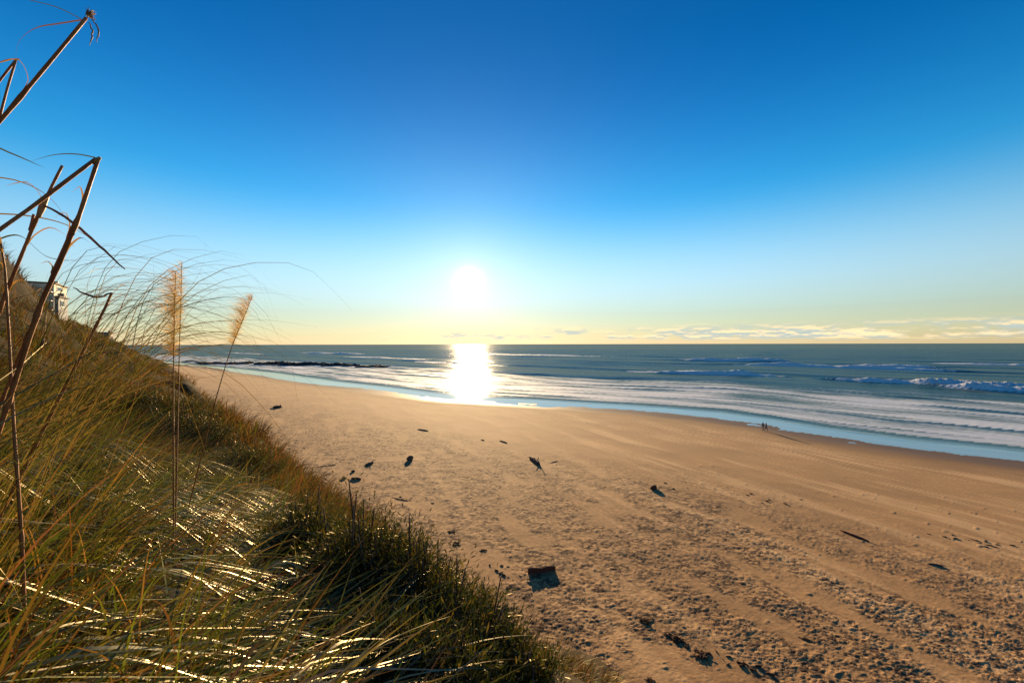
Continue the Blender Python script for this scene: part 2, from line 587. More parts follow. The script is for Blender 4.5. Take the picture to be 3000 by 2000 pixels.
# ------------------------------------------------------------------ beach
def make_beach():
    nc, nr = 900, 378
    tx = np.linspace(-1.75, 1.65, nc)
    ypx = np.linspace(940, 17.0, nr)           # 2352-px rows below the horizon
    D = CAMH * F / ypx
    Dg, Tg = np.meshgrid(D, tx, indexing='ij')
    x = Dg * Tg; y = Dg
    a, s = to_as(x, y)
    w = s - shore(a)
    z = beach_z(a, s)
    # wind-rippled drift streaks run away from the sun
    wd = np.array([0.46, -0.888]); wp = np.array([0.888, 0.46])
    al = x * wd[0] + y * wd[1]; ac = x * wp[0] + y * wp[1]
    ac2 = ac + 1.5 * fbm(al / 22, ac / 14, 2, 31)
    st = 0.8 * fbm(al / 11.0, ac2 / 0.9, 4, 41, 0.65) + 0.75 * fbm(al / 26.0, ac2 / 4.0, 3, 43)
    dry = sstep(w, -5, -16)
    streak = sstep(st, -0.15, 0.55) * dry * (0.25 + 0.75 * sstep(x, -10, 25))
    # clumpy debris-strewn zone on the upper beach
    edge = 49 + 8 * fbm(a / 25.0, s / 25.0, 3, 51)
    rough = sstep(edge - s, -10, 12) * (1 - 0.75 * sstep(fbm(al / 9, ac2 / 3.4, 3, 55), 0.08, 0.36))
    l1 = fbm(x / 0.22 + 0.9 * gnoise(x / 1.4, y / 1.4, 5), y / 0.16 + 0.7 * gnoise(x / 1.1, y / 1.1, 8), 2, 61, 0.9)
    l2 = fbm(x / 2.2, y / 1.5, 4, 67, 0.7)
    lump = sstep(l1 + 0.9 * l2, -0.2, 0.8) * rough
    spars = sstep(fbm(x / 0.9, y / 0.6, 3, 71), 0.42, 0.62) * sstep(edge + 18 - s, -6, 14) * (1 - rough)
    z = z + 0.050 * lump + 0.05 * spars + 0.02 * rough * l2
    z = z + (0.03 * sstep(fbm(al / 26.0, ac2 / 4.0, 2, 43), -0.2, 0.5) + 0.04 * fbm(al / 30.0, ac2 / 6.0, 2, 77)) * dry
    und = 0.045 * fbm(a / 26.0, s / 9.0, 3, 81) * (0.25 + 0.75 * sstep(np.abs(w), 0, 6)) + 0.022 * fbm(a / 7.0, s / 4.0, 3, 83)
    z = z + und * sstep(-w, -25, 2)
    # a shallow runnel behind the reef keeps a pool on the sand
    for (X, Y, la, ls, dep) in ((690, 874, 26, 2.6, 0.20), (560, 856, 40, 3.0, 0.12)):
        c = G(X, Y); ca, cs = to_as(c[0], c[1])
        z = z - dep * np.exp(-((a - ca) / la) ** 2 - ((s - cs) / ls) ** 2)
    wet = sstep(w + 2.5 * fbm(a / 14, s / 8, 3, 91), -15, -2.5)
    V = np.stack([x, y, z], -1).reshape(-1, 3)
    me = mesh_np('beach', V, grid_faces(nr, nc), True, M_SAND,
                 {'wet': wet.ravel(), 'streak': streak.ravel(), 'lump': np.clip(lump + 0.7 * spars, 0, 1).ravel(), 'rough': rough.ravel()})
    link('beach', me, kind='structure')


make_beach()


# ------------------------------------------------------------------ sea
BREAK = []          # (a0, w0, half length, height, width)
for X, Y, hl, H, wd_ in ((2150, 886, 34, 2.6, 5.0), (2310, 898, 16, 2.0, 5.0), (1650, 860, 30, 1.9, 5.0), (1560, 856, 30, 1.2, 5.0),
                         (1690, 861, 9, 1.4, 4.0), (1900, 843, 62, 2.3, 7.0), (2050, 843, 22, 1.9, 7.0), (1650, 829, 36, 1.9, 8.0),
                         (1756, 830, 20, 3.0, 8.0), (1180, 815, 160, 1.4, 9.0), (760, 812, 120, 1.6, 9.0), (560, 812, 90, 1.4, 9.0),
                         (1050, 834, 60, 1.0, 7.0), (880, 822, 90, 1.2, 8.0), (2300, 838, 40, 1.0, 8.0)):
    c = G(X, Y); ca, cs = to_as(c[0], c[1])
    BREAK.append((ca, cs - float(shore(ca)), hl, H, wd_))


def make_sea():
    nc = 740
    tx = np.linspace(-2.6, 2.2, nc)
    D = np.concatenate([np.linspace(46, 130, 76)[:-1], np.linspace(130, 420, 190)[:-1], np.geomspace(420, 1200, 110)[:-1], np.geomspace(1200, 44000, 40)])
    nr = len(D)
    Dg, Tg = np.meshgrid(D, tx, indexing='ij')
    x = Dg * Tg; y = Dg
    a, s = to_as(x, y)
    w = s - shore(np.clip(a, -300, 1400))
    wob = 5.0 * fbm(a / 60.0, s / 200.0, 2, 101)
    z = np.zeros_like(x)
    foam = np.zeros_like(x)
    deep = sstep(w, 40, 130)
    # ocean swell lines parallel to the shore
    for lam, amp, sd in ((34.0, 0.42, 1), (21.0, 0.22, 2), (55.0, 0.45, 3)):
        ph = (w + 2 * wob + 9 * fbm(a / 90.0, w / 140.0, 2, 110 + sd)) / lam * 2 * np.pi
        z += amp * deep * (np.sin(ph) + 0.25 * np.cos(2 * ph)) * (0.6 + 0.8 * np.abs(gnoise(a / 120.0, w / 70.0, 120 + sd)))
    fade = sstep(Dg, 4000, 800)
    z *= fade
    # surf: low bores running in
    for i, w0 in enumerate((14, 20, 31, 38, 54, 63, 84, 99)):
        ww = w0 + 0.9 * wob + 5.0 * fbm(a / 48.0, 0 * a + i * 7.7, 4, 130)
        d = w - ww
        hgt = (0.06 + 0.0042 * w0) * sstep(gnoise(a / 40.0, 0 * a + i * 3.1, 140), -0.35, 0.5)
        prof = np.where(d < 0, np.exp(-(d / 1.3) ** 2), np.exp(-d / 7.0))
        z += hgt * prof
        foam += 0.40 * np.where(d < 0.2, 0.0, np.exp(-d / 6.5)) * (0.4 + 0.8 * sstep(gnoise(a / 38.0, 0 * a + i * 5.3, 150), -0.6, 0.5))
        foam -= 0.30 * np.exp(-((d + 0.6) / 1.3) ** 2) * sstep(gnoise(a / 40.0, 0 * a + i * 3.1, 140), -0.35, 0.5)
    surf = sstep(w, 7, 16) * (1 - sstep(w + 16 * fbm(a / 50, w / 40, 2, 160), 75, 125))
    foam = foam * surf * (0.75 + 0.9 * fbm(a / 46.0, w / 22.0, 3, 163)) + 0.45 * surf * (0.75 + 0.6 * fbm(a / 28.0, w / 8.0, 3, 165))
    # breaking crests
    cr = fbm(a / 3.2, w / 3.2, 3, 170)
    for (ca, cw, hl, H, wd_) in BREAK:
        d = w - cw - 0.5 * (wob - 5.0 * fbm(np.array([ca / 60.0]), np.array([(cw + 100) / 200.0]), 2, 101)[0]) * 0 - 1.8 * fbm(a / 22.0, 0 * a + cw, 2, 175)
        win = np.exp(-np.abs((a - ca) / hl) ** 3)
        wid = np.where(d < 0, wd_ * 0.42, wd_ * 1.1)
        ridge = np.exp(-(d / wid) ** 2) * win
        top = 0.72 + 0.7 * fbm(a / (hl * 0.5) + ca, 0 * a + cw * 3.1 + ca, 4, 177, 0.7)
        z += 1.3 * H * ridge * top * (1 + 0.22 * cr)
        face = np.exp(-((d + wd_ * 0.12) / (wd_ * 0.52)) ** 2) * win
        foam = np.maximum(foam, 1.25 * sstep(face * (0.85 + 0.5 * cr), 0.18, 0.62))
        foam += 0.30 * np.where(d < 0, np.exp(d / 16.0), 0) * win
    foam = np.clip(foam, 0, 1.3)
    calm = sstep(w, 14, 3)
    z += 0.035 * fbm(a / 2.2, w / 1.0, 3, 181) * sstep(w, 8, 30) * sstep(Dg, 900, 300)
    film = sstep(w, 10, 1)
    V = np.stack([x, y, z], -1).reshape(-1, 3)
    aw = np.stack([a, w, 0 * a], -1).reshape(-1, 3)
    me = mesh_np('sea', V, grid_faces(nr, nc), True, M_SEA,
                 {'foam': foam.ravel(), 'calm': calm.ravel(), 'film': film.ravel(), 'aw': aw})
    link('sea', me, kind='structure')


make_sea()


# ------------------------------------------------------------------ bluff
def make_bluff():
    aa = np.concatenate([np.linspace(-60, -6, 40), np.arange(-5.6, 24, 0.28), np.geomspace(24.4, 900, 240)])
    tt = np.concatenate([np.linspace(-2.5, TC - 6, 34), np.linspace(TC - 5.8, TC + 5, 50), np.geomspace(TC + 5.4, TC + 260, 50)])
    A, T = np.meshgrid(aa, tt, indexing='ij')
    S = foot(A) - T
    near = sstep(np.abs(A), 30, 5)
    S = S * (1 - near) + near * (foot(0.0) - T + 0 * A)
    Z = bluff_z(A, S)
    X, Y = to_xy(A, S)
    V = np.stack([X, Y, Z], -1).reshape(-1, 3)
    Fc = grid_faces(len(aa), len(tt))
    me = mesh_np('bluff', V, Fc[:, ::-1], True, M_SOIL)
    link('bluff', me, kind='structure')


make_bluff()


# ------------------------------------------------------------------ grass on the bluff
def palette(n, cs, var=0.25):
    cs = np.array(cs)
    c = cs[RNG.integers(0, len(cs), n)]
    return np.clip(c * (1 + var * RNG.normal(size=(n, 1))) * (1 + 0.1 * RNG.normal(size=(n, 3))), 0.004, 0.8)


GREENS = [(0.060, 0.074, 0.012), (0.042, 0.058, 0.010), (0.080, 0.080, 0.016), (0.12, 0.078, 0.024), (0.15, 0.085, 0.032), (0.065, 0.075, 0.012), (0.09, 0.05, 0.018)]
DRY = [(0.16, 0.085, 0.03), (0.12, 0.06, 0.022), (0.20, 0.12, 0.05), (0.08, 0.055, 0.02)]
WIND = math.atan2(-0.10, 1.0)      # blades lean to the right of the picture


def grass_patch(name, label, roots, per, Lr, wr, segs, mat, cols, spread, phi=(0.1, 0.7), kap=(0.7, 1.7), wind=WIND, hj=0.7, cat='grass', tw=0.25, power=1.4, tj=0.35, tk=0.0):
    n = len(roots) * per
    r = np.repeat(roots, per, axis=0)
    ang = RNG.uniform(0, 2 * np.pi, n); rr = spread * np.sqrt(RNG.uniform(0, 1, n))
    r = r + np.stack([rr * np.cos(ang), rr * np.sin(ang), 0 * rr], -1)
    r[:, 2] = ground(r[:, 0], r[:, 1]) - 0.02
    hd = wind + np.repeat(RNG.normal(0, tj, len(roots)), per) + RNG.normal(0, hj, n)
    L = RNG.uniform(*Lr, n) * np.repeat(RNG.uniform(0.7, 1.25, len(roots)), per)
    kf = np.repeat(RNG.uniform(1 - tk, 1 + 0.25 * tk, len(roots)), per)
    w = RNG.uniform(*wr, n)
    V, Fc, C = blades(r, hd, L, w, RNG.uniform(*phi, n), RNG.uniform(*kap, n) * kf, segs, RNG.normal(0, tw, n), palette(n, cols) * 1.25, power)
    me = mesh_np(name, V, Fc, True, mat, {'col': C})
    o = link(name, me, kind='stuff', label=label, category=cat)
    return o


def scatter(n, a0, a1, s0, s1):
    a = RNG.uniform(a0, a1, n); s = RNG.uniform(s0, s1, n)
    x, y = to_xy(a, s)
    return a, s, x, y


# foreground tufts
a, s, x, y = scatter(2300, -1.2, 15, -3.2, 3.6)
d = np.hypot(x, y)
edge = 1.15 + 0.5 * gnoise(a / 1.3, s / 1.3, 201) + 0.13 * a
ok = (d > 0.95) & (y > 0.2) & (s < edge)
ok &= (gnoise(a / 0.9, s / 0.9, 203) > -0.5) & (x / y < -0.30)
R1 = np.stack([x, y, 0 * x], -1)[ok]
s1 = s[ok]
dd = np.hypot(R1[:, 0], R1[:, 1])
flat = (s1 > -0.75 + 0.5 * gnoise(R1[:, 0] / 0.8, R1[:, 1] / 0.8, 205)) & (dd < 7.5)
lef = R1[:, 0] / R1[:, 1] < -0.60
COMB = [(0.075, 0.092, 0.014), (0.10, 0.11, 0.022), (0.050, 0.07, 0.010), (0.20, 0.15, 0.05), (0.13, 0.08, 0.025), (0.07, 0.085, 0.012)]
grass_patch('beach_grass', 'golden-lit drooping beach grass in the middle of the near slope', R1[flat & lef], 26, (0.5, 0.9), (0.011, 0.017), 10, M_GRASS, COMB, 0.13, (0.15, 0.8), (1.1, 2.0), tw=0.3, power=0.65, hj=0.6, wind=0.5, tj=0.6, tk=0.5)
grass_patch('beach_grass', 'bright wind-flattened beach grass on the near slope beside the shrubs', R1[flat & ~lef], 24, (0.45, 0.85), (0.009, 0.015), 9, M_GRASS, COMB, 0.12, (0.25, 0.95), (1.0, 1.8), tw=0.25, power=0.7, hj=0.5, wind=0.42, tj=0.5, tk=0.45)
grass_patch('beach_grass', 'upright green beach grass filling the lower left corner', R1[(~flat) & (dd < 7.5)], 30, (0.5, 1.0), (0.007, 0.012), 9, M_GRASS, GREENS, 0.12, (0.10, 0.7), (1.2, 2.2), wind=0.4, power=1.1)
grass_patch('beach_grass', 'olive beach grass on the slope behind the near tufts', R1[dd >= 7.5], 18, (0.4, 0.85), (0.010, 0.016), 5, M_GRASS, GREENS, 0.14, (0.2, 0.7), (1.1, 1.6), tw=0.2, wind=0.4)
mixd = flat & (RNG.uniform(0, 1, len(flat)) < 0.5)
grass_patch('beach_grass', 'green blades standing up through the wind-flattened grass', R1[mixd], 14, (0.3, 0.6), (0.006, 0.011), 6, M_GRASS, GREENS, 0.15, (0.1, 0.6), (0.5, 1.4), wind=0.3)
gl = (dd < 8.0) & (s1 > -1.6) & (RNG.uniform(0, 1, len(flat)) < 0.75) & (gnoise(R1[:, 0] / 0.7, R1[:, 1] / 0.7, 209) > -0.25)
for sel, ph_, kp_, wd_, lab in ((gl & lef, (0.15, 0.5), (1.75, 2.2), 0.55, 'glinting bent blades above the grass in the middle of the near slope'),
                                (gl & ~lef, (0.35, 0.9), (1.15, 1.6), 0.42, 'glinting bent blades above the grass beside the shrubs')):
    grass_patch('glinting_grass', lab, R1[sel], 13, (0.55, 0.95), (0.010, 0.017), 10, M_GLINT, COMB, 0.13, ph_, kp_, tw=0.2, power=(-1 if wd_ > 0.5 else 0.6), hj=0.36, wind=wd_, tj=0.25, tk=0.15)
# tall tufts close by on the left
tx_ = RNG.uniform(-2.3, -0.95, 70); ty_ = RNG.uniform(0.75, 2.0, 70)
R5 = np.stack([tx_, ty_, 0 * tx_], -1)[(-tx_ / ty_ > 0.78)]
grass_patch('tall_grass', 'tall grass blades rising at the far left edge below the reeds', R5, 8, (0.75, 1.1), (0.005, 0.009), 10, M_GRASS, GREENS, 0.10, (0.05, 0.4), (0.7, 1.7), power=1.8)
# lower slope and dry grass by the sand
a, s, x, y = scatter(7000, -3, 30, 1.5, 17)
ok = (foot(a) - s > -0.3 + 0.8 * gnoise(a / 2.0, s / 2.0, 207)) & (np.hypot(x, y) > 4.5) & (s > 2.4)
R2 = np.stack([x, y, 0 * x], -1)[ok]
d2 = np.hypot(R2[:, 0], R2[:, 1])
grass_patch('dry_grass', 'olive and brown grass between the shrubs on the near slope', R2[d2 < 9], 14, (0.35, 0.8), (0.008, 0.014), 4, M_FAR, DRY + GREENS[:3], 0.16, (0.05, 0.5), (0.3, 1.3))
grass_patch('dry_grass', 'orange-brown dry grass along the foot of the slope', R2[d2 >= 9][::2], 13, (0.4, 0.95), (0.020, 0.034), 3, M_FAR, DRY + GREENS[:1], 0.20, (0.05, 0.6), (0.3, 1.3))
# bluff running away
a, s, x, y = scatter(6000, 12, 75, -16, 24)
ok = (foot(a) - s > -0.4 + 1.2 * gnoise(a / 4.0, s / 4.0, 211)) & (np.hypot(x, y) > 12) & (foot(a) - s < TC + 16)
R3 = np.stack([x, y, 0 * x], -1)[ok]
grass_patch('bluff_grass', 'brown and olive tussocks on the bluff running away along the beach', R3, 11, (0.4, 1.0), (0.024, 0.042), 3, M_FAR, GREENS + DRY, 0.28, (0.1, 0.7), (0.4, 1.5), hj=1.0)
a, s, x, y = scatter(9000, 75, 330, -20, 60)
ok = (foot(a) - s > -0.6 + 2.5 * gnoise(a / 9.0, s / 9.0, 213)) & (foot(a) - s < TC + 18)
R4 = np.stack([x, y, 0 * x], -1)[ok]
grass_patch('far_bluff_scrub', 'dark scrub on the far end of the bluff', R4, 7, (0.6, 1.6), (0.07, 0.14), 3, M_FAR, GREENS[:4] + DRY[:2], 0.6, (0.1, 0.9), (0.3, 1.4), hj=1.6, cat='scrub')


# ------------------------------------------------------------------ shrubs on the shoulder of the slope
def shrub(label, X, Y, top_px, width, seed, sprigs=85, dist=None, group='dark needle-leaved shrubs on the slope', fac=1.0, tall_twigs=3):
    rng = np.random.default_rng(seed)
    base = hit(X, Y, 1.6) if dist is None else at(X, Y, dist)
    base[2] = float(ground(base[0], base[1]))
    D = base[1]
    H = max((CAMH - ray(X, top_px)[2] * -D) - base[2], 0.4)
    H = CAMH + ray(X, top_px)[2] * D - base[2]
    o = thing('shrub', label, 'shrub', base, group)
    wood = []; nv = []; nf = []; nc = []; off = 0
    for i in range(sprigs):
        th = rng.uniform(0, 2 * np.pi); rr = width * math.sqrt(rng.uniform(0, 1))
        hh = H * (1 - 0.42 * (rr / width) ** 2) * rng.uniform(0.6, 0.95) * (1.22 if rng.uniform() < 0.1 else 1.0)
        tip = np.array([rr * math.cos(th), rr * math.sin(th), 0])
        gz = float(ground(base[0] + tip[0], base[1] + tip[1])) - base[2]
        tip[2] = hh + 0.6 * gz
        root = np.array([tip[0] * 0.35, tip[1] * 0.35, 0.6 * gz * 0.35 - 0.05])
        mid = root * 0.45 + tip * 0.55 + rng.normal(0, 0.03, 3); mid[:2] += (tip[:2] - root[:2]) * 0.12
        q = np.linspace(0, 1, 6)[:, None]
        P = (1 - q) ** 2 * root + 2 * q * (1 - q) * mid + q * q * tip
        bare = i < tall_twigs
        if bare:
            P[-1] += np.array([rng.normal(0, 0.05), 0, 0.16 * H])
        wood.append(tube(P, np.linspace(0.009, 0.0035, 6) * (1 + 0.4 * H), 5))
        if bare:
            continue
        # needles up the outer two thirds, bushier to the tip
        m = int(150 * fac)
        u = 0.30 + 0.72 * rng.uniform(0, 1, m) ** 0.75
        idx = np.clip((u * 5).astype(int), 0, 4)
        fr = u * 5 - idx
        C0 = P[idx] * (1 - fr[:, None]) + P[idx + 1] * fr[:, None]
        # side sprays
        sp = rng.normal(0, 1, (m, 3)) * np.array([0.070, 0.070, 0.040]) * (0.6 + 0.6 * H)
        C0 = C0 + sp
        dirn = np.stack([rng.normal(0, 0.55, m), rng.normal(0, 0.55, m), rng.uniform(0.25, 1.2, m)], -1) + sp * 6
        dirn /= np.linalg.norm(dirn, axis=1)[:, None]
        sd = np.cross(dirn, rng.normal(0, 1, (m, 3))); sd /= np.linalg.norm(sd, axis=1)[:, None]
        ln = rng.uniform(0.028, 0.065, m)[:, None] / fac ** 0.5; wd = rng.uniform(0.003, 0.006, m)[:, None] / fac ** 0.5
        v = np.stack([C0 - sd * wd * 0.5, C0 + dirn * ln * 0.5 - sd * wd, C0 + dirn * ln, C0 + dirn * ln * 0.5 + sd * wd], 1).reshape(-1, 3)
        nv.append(v); nf.append(np.arange(m * 4).reshape(m, 4) + off); off += m * 4
        c = np.array([(0.030, 0.040, 0.010), (0.050, 0.055, 0.012), (0.110, 0.075, 0.022), (0.022, 0.028, 0.010)])[rng.integers(0, 4, m)]
        c = c * rng.uniform(0.6, 1.3, (m, 1)) * (0.7 + 0.6 * rng.uniform())
        nc.append(np.repeat(c, 4, axis=0))
    v, f = join(wood)
    link('branches', mesh_np('branches', v, f, True, M_TWIG), o)
    link('foliage', mesh_np('foliage', np.concatenate(nv), np.concatenate(nf), False, M_NEEDLE, {'col': np.concatenate(nc)}), o)
    return o


shrub('tallest dark shrub, its rounded tip and bare twigs standing against the sand', 830, 1430, 1135, 0.40, 1, 110, tall_twigs=12)
shrub('dark shrub left of the tallest shrub, half behind the bright grass', 705, 1330, 1140, 0.34, 2, 80, tall_twigs=7)
shrub('dark shrub with upright twigs just right of the tallest shrub', 955, 1490, 1215, 0.38, 3, 100, tall_twigs=14)
shrub('olive shrub low on the slope, next to the orange-brown dry grass', 1060, 1560, 1310, 0.40, 4, 100, tall_twigs=12)
shrub('nearly black shrub at the bottom edge beside the bright grass', 890, 1640, 1370, 0.34, 5, 100, tall_twigs=4)
shrub('green-tipped shrub at the bottom edge right of the black shrub', 1010, 1680, 1440, 0.34, 6, 90, tall_twigs=5)
shrub('rightmost shrub at the bottom edge, in front of the orange-brown grass', 1150, 1640, 1450, 0.36, 7, 90, tall_twigs=8)
shrub('dark shrub in the middle of the slope under the leaning plume', 440, 1030, 925, 0.9, 8, 90, fac=0.55, tall_twigs=1)
shrub('small brown shrub on the slope edge above the dark driftwood log', 560, 1095, 1015, 0.8, 9, 80, fac=0.55, tall_twigs=1)
shrub('low dark shrub on the bluff edge where the sand begins', 395, 960, 885, 1.1, 10, 80, fac=0.5, tall_twigs=0)


# ------------------------------------------------------------------ reeds, plumes and pampas leaves
def smooth_path(P, n):
    P = np.asarray(P, float)
    if len(P) == 2:
        q = np.linspace(0, 1, n)[:, None]
        return P[0] * (1 - q) + P[1] * q
    t = np.concatenate([[0], np.cumsum(np.linalg.norm(np.diff(P, axis=0), axis=1))]); t /= t[-1]
    m = np.gradient(P, t, axis=0)
    q = np.linspace(0, 1, n)
    i = np.clip(np.searchsorted(t, q) - 1, 0, len(t) - 2)
    h = (t[i + 1] - t[i])[:, None]; u = ((q - t[i])[:, None]) / h
    return ((2 * u**3 - 3 * u**2 + 1) * P[i] + (u**3 - 2 * u**2 + u) * h * m[i] + (-2 * u**3 + 3 * u**2) * P[i + 1] + (u**3 - u**2) * h * m[i + 1])


def to_ground(P):
    """extend a path, tip first, on from its last point until it is in the ground"""
    P = [np.array(p) for p in P]
    d = P[-1] - P[-2]
    d = d / np.linalg.norm(d)
    if d[2] > -0.5:
        d[2] = -0.5
        d /= np.linalg.norm(d)
    p = P[-1].copy()
    for _ in range(400):
        p = p + d * 0.03
        if p[2] < float(ground(p[0], p[1])) - 0.04:
            break
    P.append(p)
    return P


def strip(P, w, twist=0.4):
    P = np.asarray(P, float); n = len(P)
    tan = np.gradient(P, axis=0); tan /= np.linalg.norm(tan, axis=1)[:, None] + 1e-9
    side = np.cross(tan, np.array([0.2, 0.9, 0.35])); side /= np.linalg.norm(side, axis=1)[:, None] + 1e-9
    nor = np.cross(tan, side)
    wv = side * math.cos(twist) + nor * math.sin(twist)
    q = np.linspace(0, 1, n)
    ww = (w * 0.5 * np.clip(1 - q ** 2.5, 0.08, 1))[:, None]
    keel = nor * ww * 0.35
    V = np.stack([P - wv * ww, P + keel, P + wv * ww], 1).reshape(-1, 3)
    Fc = []
    for i in range(n - 1):
        for j in (0, 1):
            Fc.append((i * 3 + j, i * 3 + j + 1, i * 3 + j + 4, i * 3 + j + 3))
    return V, np.array(Fc)


def leaf_obj(parent, P, w, col, twist=0.4, n=16, name='leaf_blade'):
    V, Fc = strip(smooth_path(P, n), w, twist)
    V = V - np.array(parent.location)
    return link(name, mesh_np(name, V, Fc, True, M_LEAF, {'col': np.tile(np.array(col), (len(V), 1))}), parent)


def stem_obj(parent, P, r, n=14, name='stem', mat=None, wob=0.0):
    if n:
        Q = smooth_path(P, n)
    else:
        P = np.asarray(P, float)
        ln = np.concatenate([[0], np.cumsum(np.linalg.norm(np.diff(P, axis=0), axis=1))])
        qq = np.linspace(0, ln[-1], 60)
        Q = np.stack([np.interp(qq, ln, P[:, i]) for i in range(3)], -1)
        Q += 0.0012 * np.stack([np.sin(qq * 9 + P[0, 0]), np.cos(qq * 7), 0 * qq], -1)
    m = len(Q)
    if wob:
        Q = Q + RNG.normal(0, wob, Q.shape)
    rr = np.interp(np.linspace(0, 1, m), np.linspace(0, 1, len(r)), r) if hasattr(r, '__len__') else np.full(m, r)
    rr = rr * 0.82 * (1 + 0.05 * np.sin(np.arange(m) * 2.1))
    if not n:
        rr[6::9] *= 1.32           # joints of the cane
    V, Fc = tube(Q, rr, 8)
    V = V - np.array(parent.location)
    return link(name, mesh_np(name, V, Fc, True, mat or M_STALK), parent)


def px3(lst):
    return [at(X, Y, D) for X, Y, D in lst]


TAN = (0.15, 0.11, 0.04); OLIVE = (0.045, 0.055, 0.014); BROWN = (0.11, 0.055, 0.022)


def reed(label, tip_first, r, group='broken dry reed stalks at the left edge'):
    P = to_ground(px3(tip_first))
    o = thing('reed_stalk', label, 'reed', P[-1], group)
    stem_obj(o, P, r, 0 if len(P) > 3 else 10)
    Q = smooth_path(P[:-1], 30)
    for k in (7, 13, 20):
        b0 = Q[k]; up = (Q[k - 1] - Q[k]) / np.linalg.norm(Q[k - 1] - Q[k])
        sd = np.array([RNG.choice([-1, 1]) * RNG.uniform(0.4, 1.0), RNG.normal(0, 0.4), 0.1])
        ln_ = RNG.uniform(0.05, 0.13)
        path = [b0 + sd * 0.003, b0 + up * ln_ * 0.5 + sd * ln_ * 0.12, b0 + up * ln_ * 0.8 + sd * ln_ * 0.4, b0 + up * ln_ * 0.75 + sd * ln_ * 0.75 - np.array([0, 0, ln_ * 0.2])]
        leaf_obj(o, path, 0.006, (0.30, 0.19, 0.08), RNG.uniform(-0.5, 0.5), 10, 'leaf_sheath')
    return o, P


# the tallest, reaching into the upper left corner with a ragged seed head
o1, P1 = reed('tallest dry reed, slanting towards the top edge, with a ragged drooping seed head',
              [(200, 40, 1.05), (100, 160, 1.06), (0, 280, 1.07), (-170, 480, 1.1), (-330, 690, 1.2)], [0.0042, 0.0062, 0.0066, 0.0075, 0.008])
head = []
c = at(203, 34, 1.05)
for i in range(46):
    th = RNG.uniform(0, 2 * np.pi)
    q = np.linspace(0, 1, 5)[:, None]
    e = c + np.array([0.008 * math.cos(th) + 0.008, 0.008 * math.sin(th), RNG.uniform(-0.012, 0.014)])
    Q = c * (1 - q) + e * q + RNG.normal(0, 0.0015, (5, 3))
    head.append(tube(Q, np.linspace(0.0016, 0.0006, 5), 4))
link('seed_head', mesh_np('seed_head', join(head)[0] - P1[-1], join(head)[1], True, M_SHEATH), o1)
for pts in ([(205, 50, 1.05), (213, 70, 1.05), (212, 88, 1.05), (207, 104, 1.05)], [(212, 45, 1.05), (225, 62, 1.05), (229, 75, 1.05), (222, 96, 1.05)]):
    stem_obj(o1, px3(pts), [0.0012, 0.0022, 0.002, 0.0006], 14, 'drooping_spray', M_SHEATH, 0.0007)
leaf_obj(o1, px3([(190, 46, 1.05), (140, 54, 1.05), (80, 66, 1.04), (45, 96, 1.03), (36, 140, 1.03)]), 0.0045, BROWN)
leaf_obj(o1, px3([(188, 44, 1.05), (140, 20, 1.03), (60, -2, 1.0), (-40, -30, 1.0)]), 0.002, OLIVE)

o2, P2 = reed('thin pair of reed stems meeting in a point at the left edge',
              [(38, 136, 1.1), (18, 200, 1.11), (0, 268, 1.12), (-70, 480, 1.2), (-120, 700, 1.3)], [0.003, 0.005, 0.006, 0.007, 0.007])
stem_obj(o2, px3([(36, 140, 1.1), (0, 186, 1.12), (-60, 270, 1.16)]), [0.0028, 0.0035, 0.004], 8, 'stem')
leaf_obj(o2, px3([(40, 138, 1.1), (48, 175, 1.1), (62, 205, 1.1)]), 0.0018, OLIVE)
leaf_obj(o2, px3([(46, 136, 1.1), (20, 137, 1.1), (-20, 152, 1.1)]), 0.004, BROWN)

o3, P3 = reed('thick dry reed snapped at its top into a sharp bend below the tallest reed',
              [(226, 366, 1.2), (180, 500, 1.21), (135, 610, 1.22), (98, 690, 1.24), (50, 830, 1.27)], [0.0058, 0.0075, 0.0085, 0.009, 0.009])
stem_obj(o3, px3([(222, 364, 1.2), (150, 418, 1.17), (70, 478, 1.14), (0, 527, 1.11), (-80, 585, 1.08)]), [0.0055, 0.0062, 0.006, 0.006, 0.006], 10, 'broken_top')
stem_obj(o3, px3([(231, 362, 1.2), (221, 370, 1.2), (214, 376, 1.2)]), [0.005, 0.0085, 0.005], 5, 'splintered_joint', M_SHEATH)
leaf_obj(o3, px3([(220, 362, 1.2), (185, 355, 1.19), (130, 355, 1.18), (72, 370, 1.17)]), 0.0035, OLIVE)

o4, P4 = reed('dry reed with a peeling joint leaning left, crossing behind the snapped reed',
              [(144, 380, 1.3), (118, 430, 1.3), (98, 472, 1.3), (72, 530, 1.31), (20, 660, 1.33), (-30, 790, 1.36)], [0.0045, 0.0062, 0.0075, 0.008, 0.009, 0.009])
stem_obj(o4, px3([(110, 448, 1.29), (98, 475, 1.29), (88, 500, 1.29)]), [0.006, 0.0105, 0.007], 7, 'peeling_sheath', M_SHEATH)
stem_obj(o4, px3([(78, 492, 1.31), (70, 530, 1.31)]), [0.004, 0.006], 5, 'snapped_shoot')
stem_obj(o4, px3([(96, 468, 1.29), (160, 505, 1.27), (220, 556, 1.26), (262, 595, 1.25), (286, 618, 1.25)]), [0.0035, 0.0045, 0.005, 0.0042, 0.002], 18, 'fallen_side_stem', None, 0.0006)

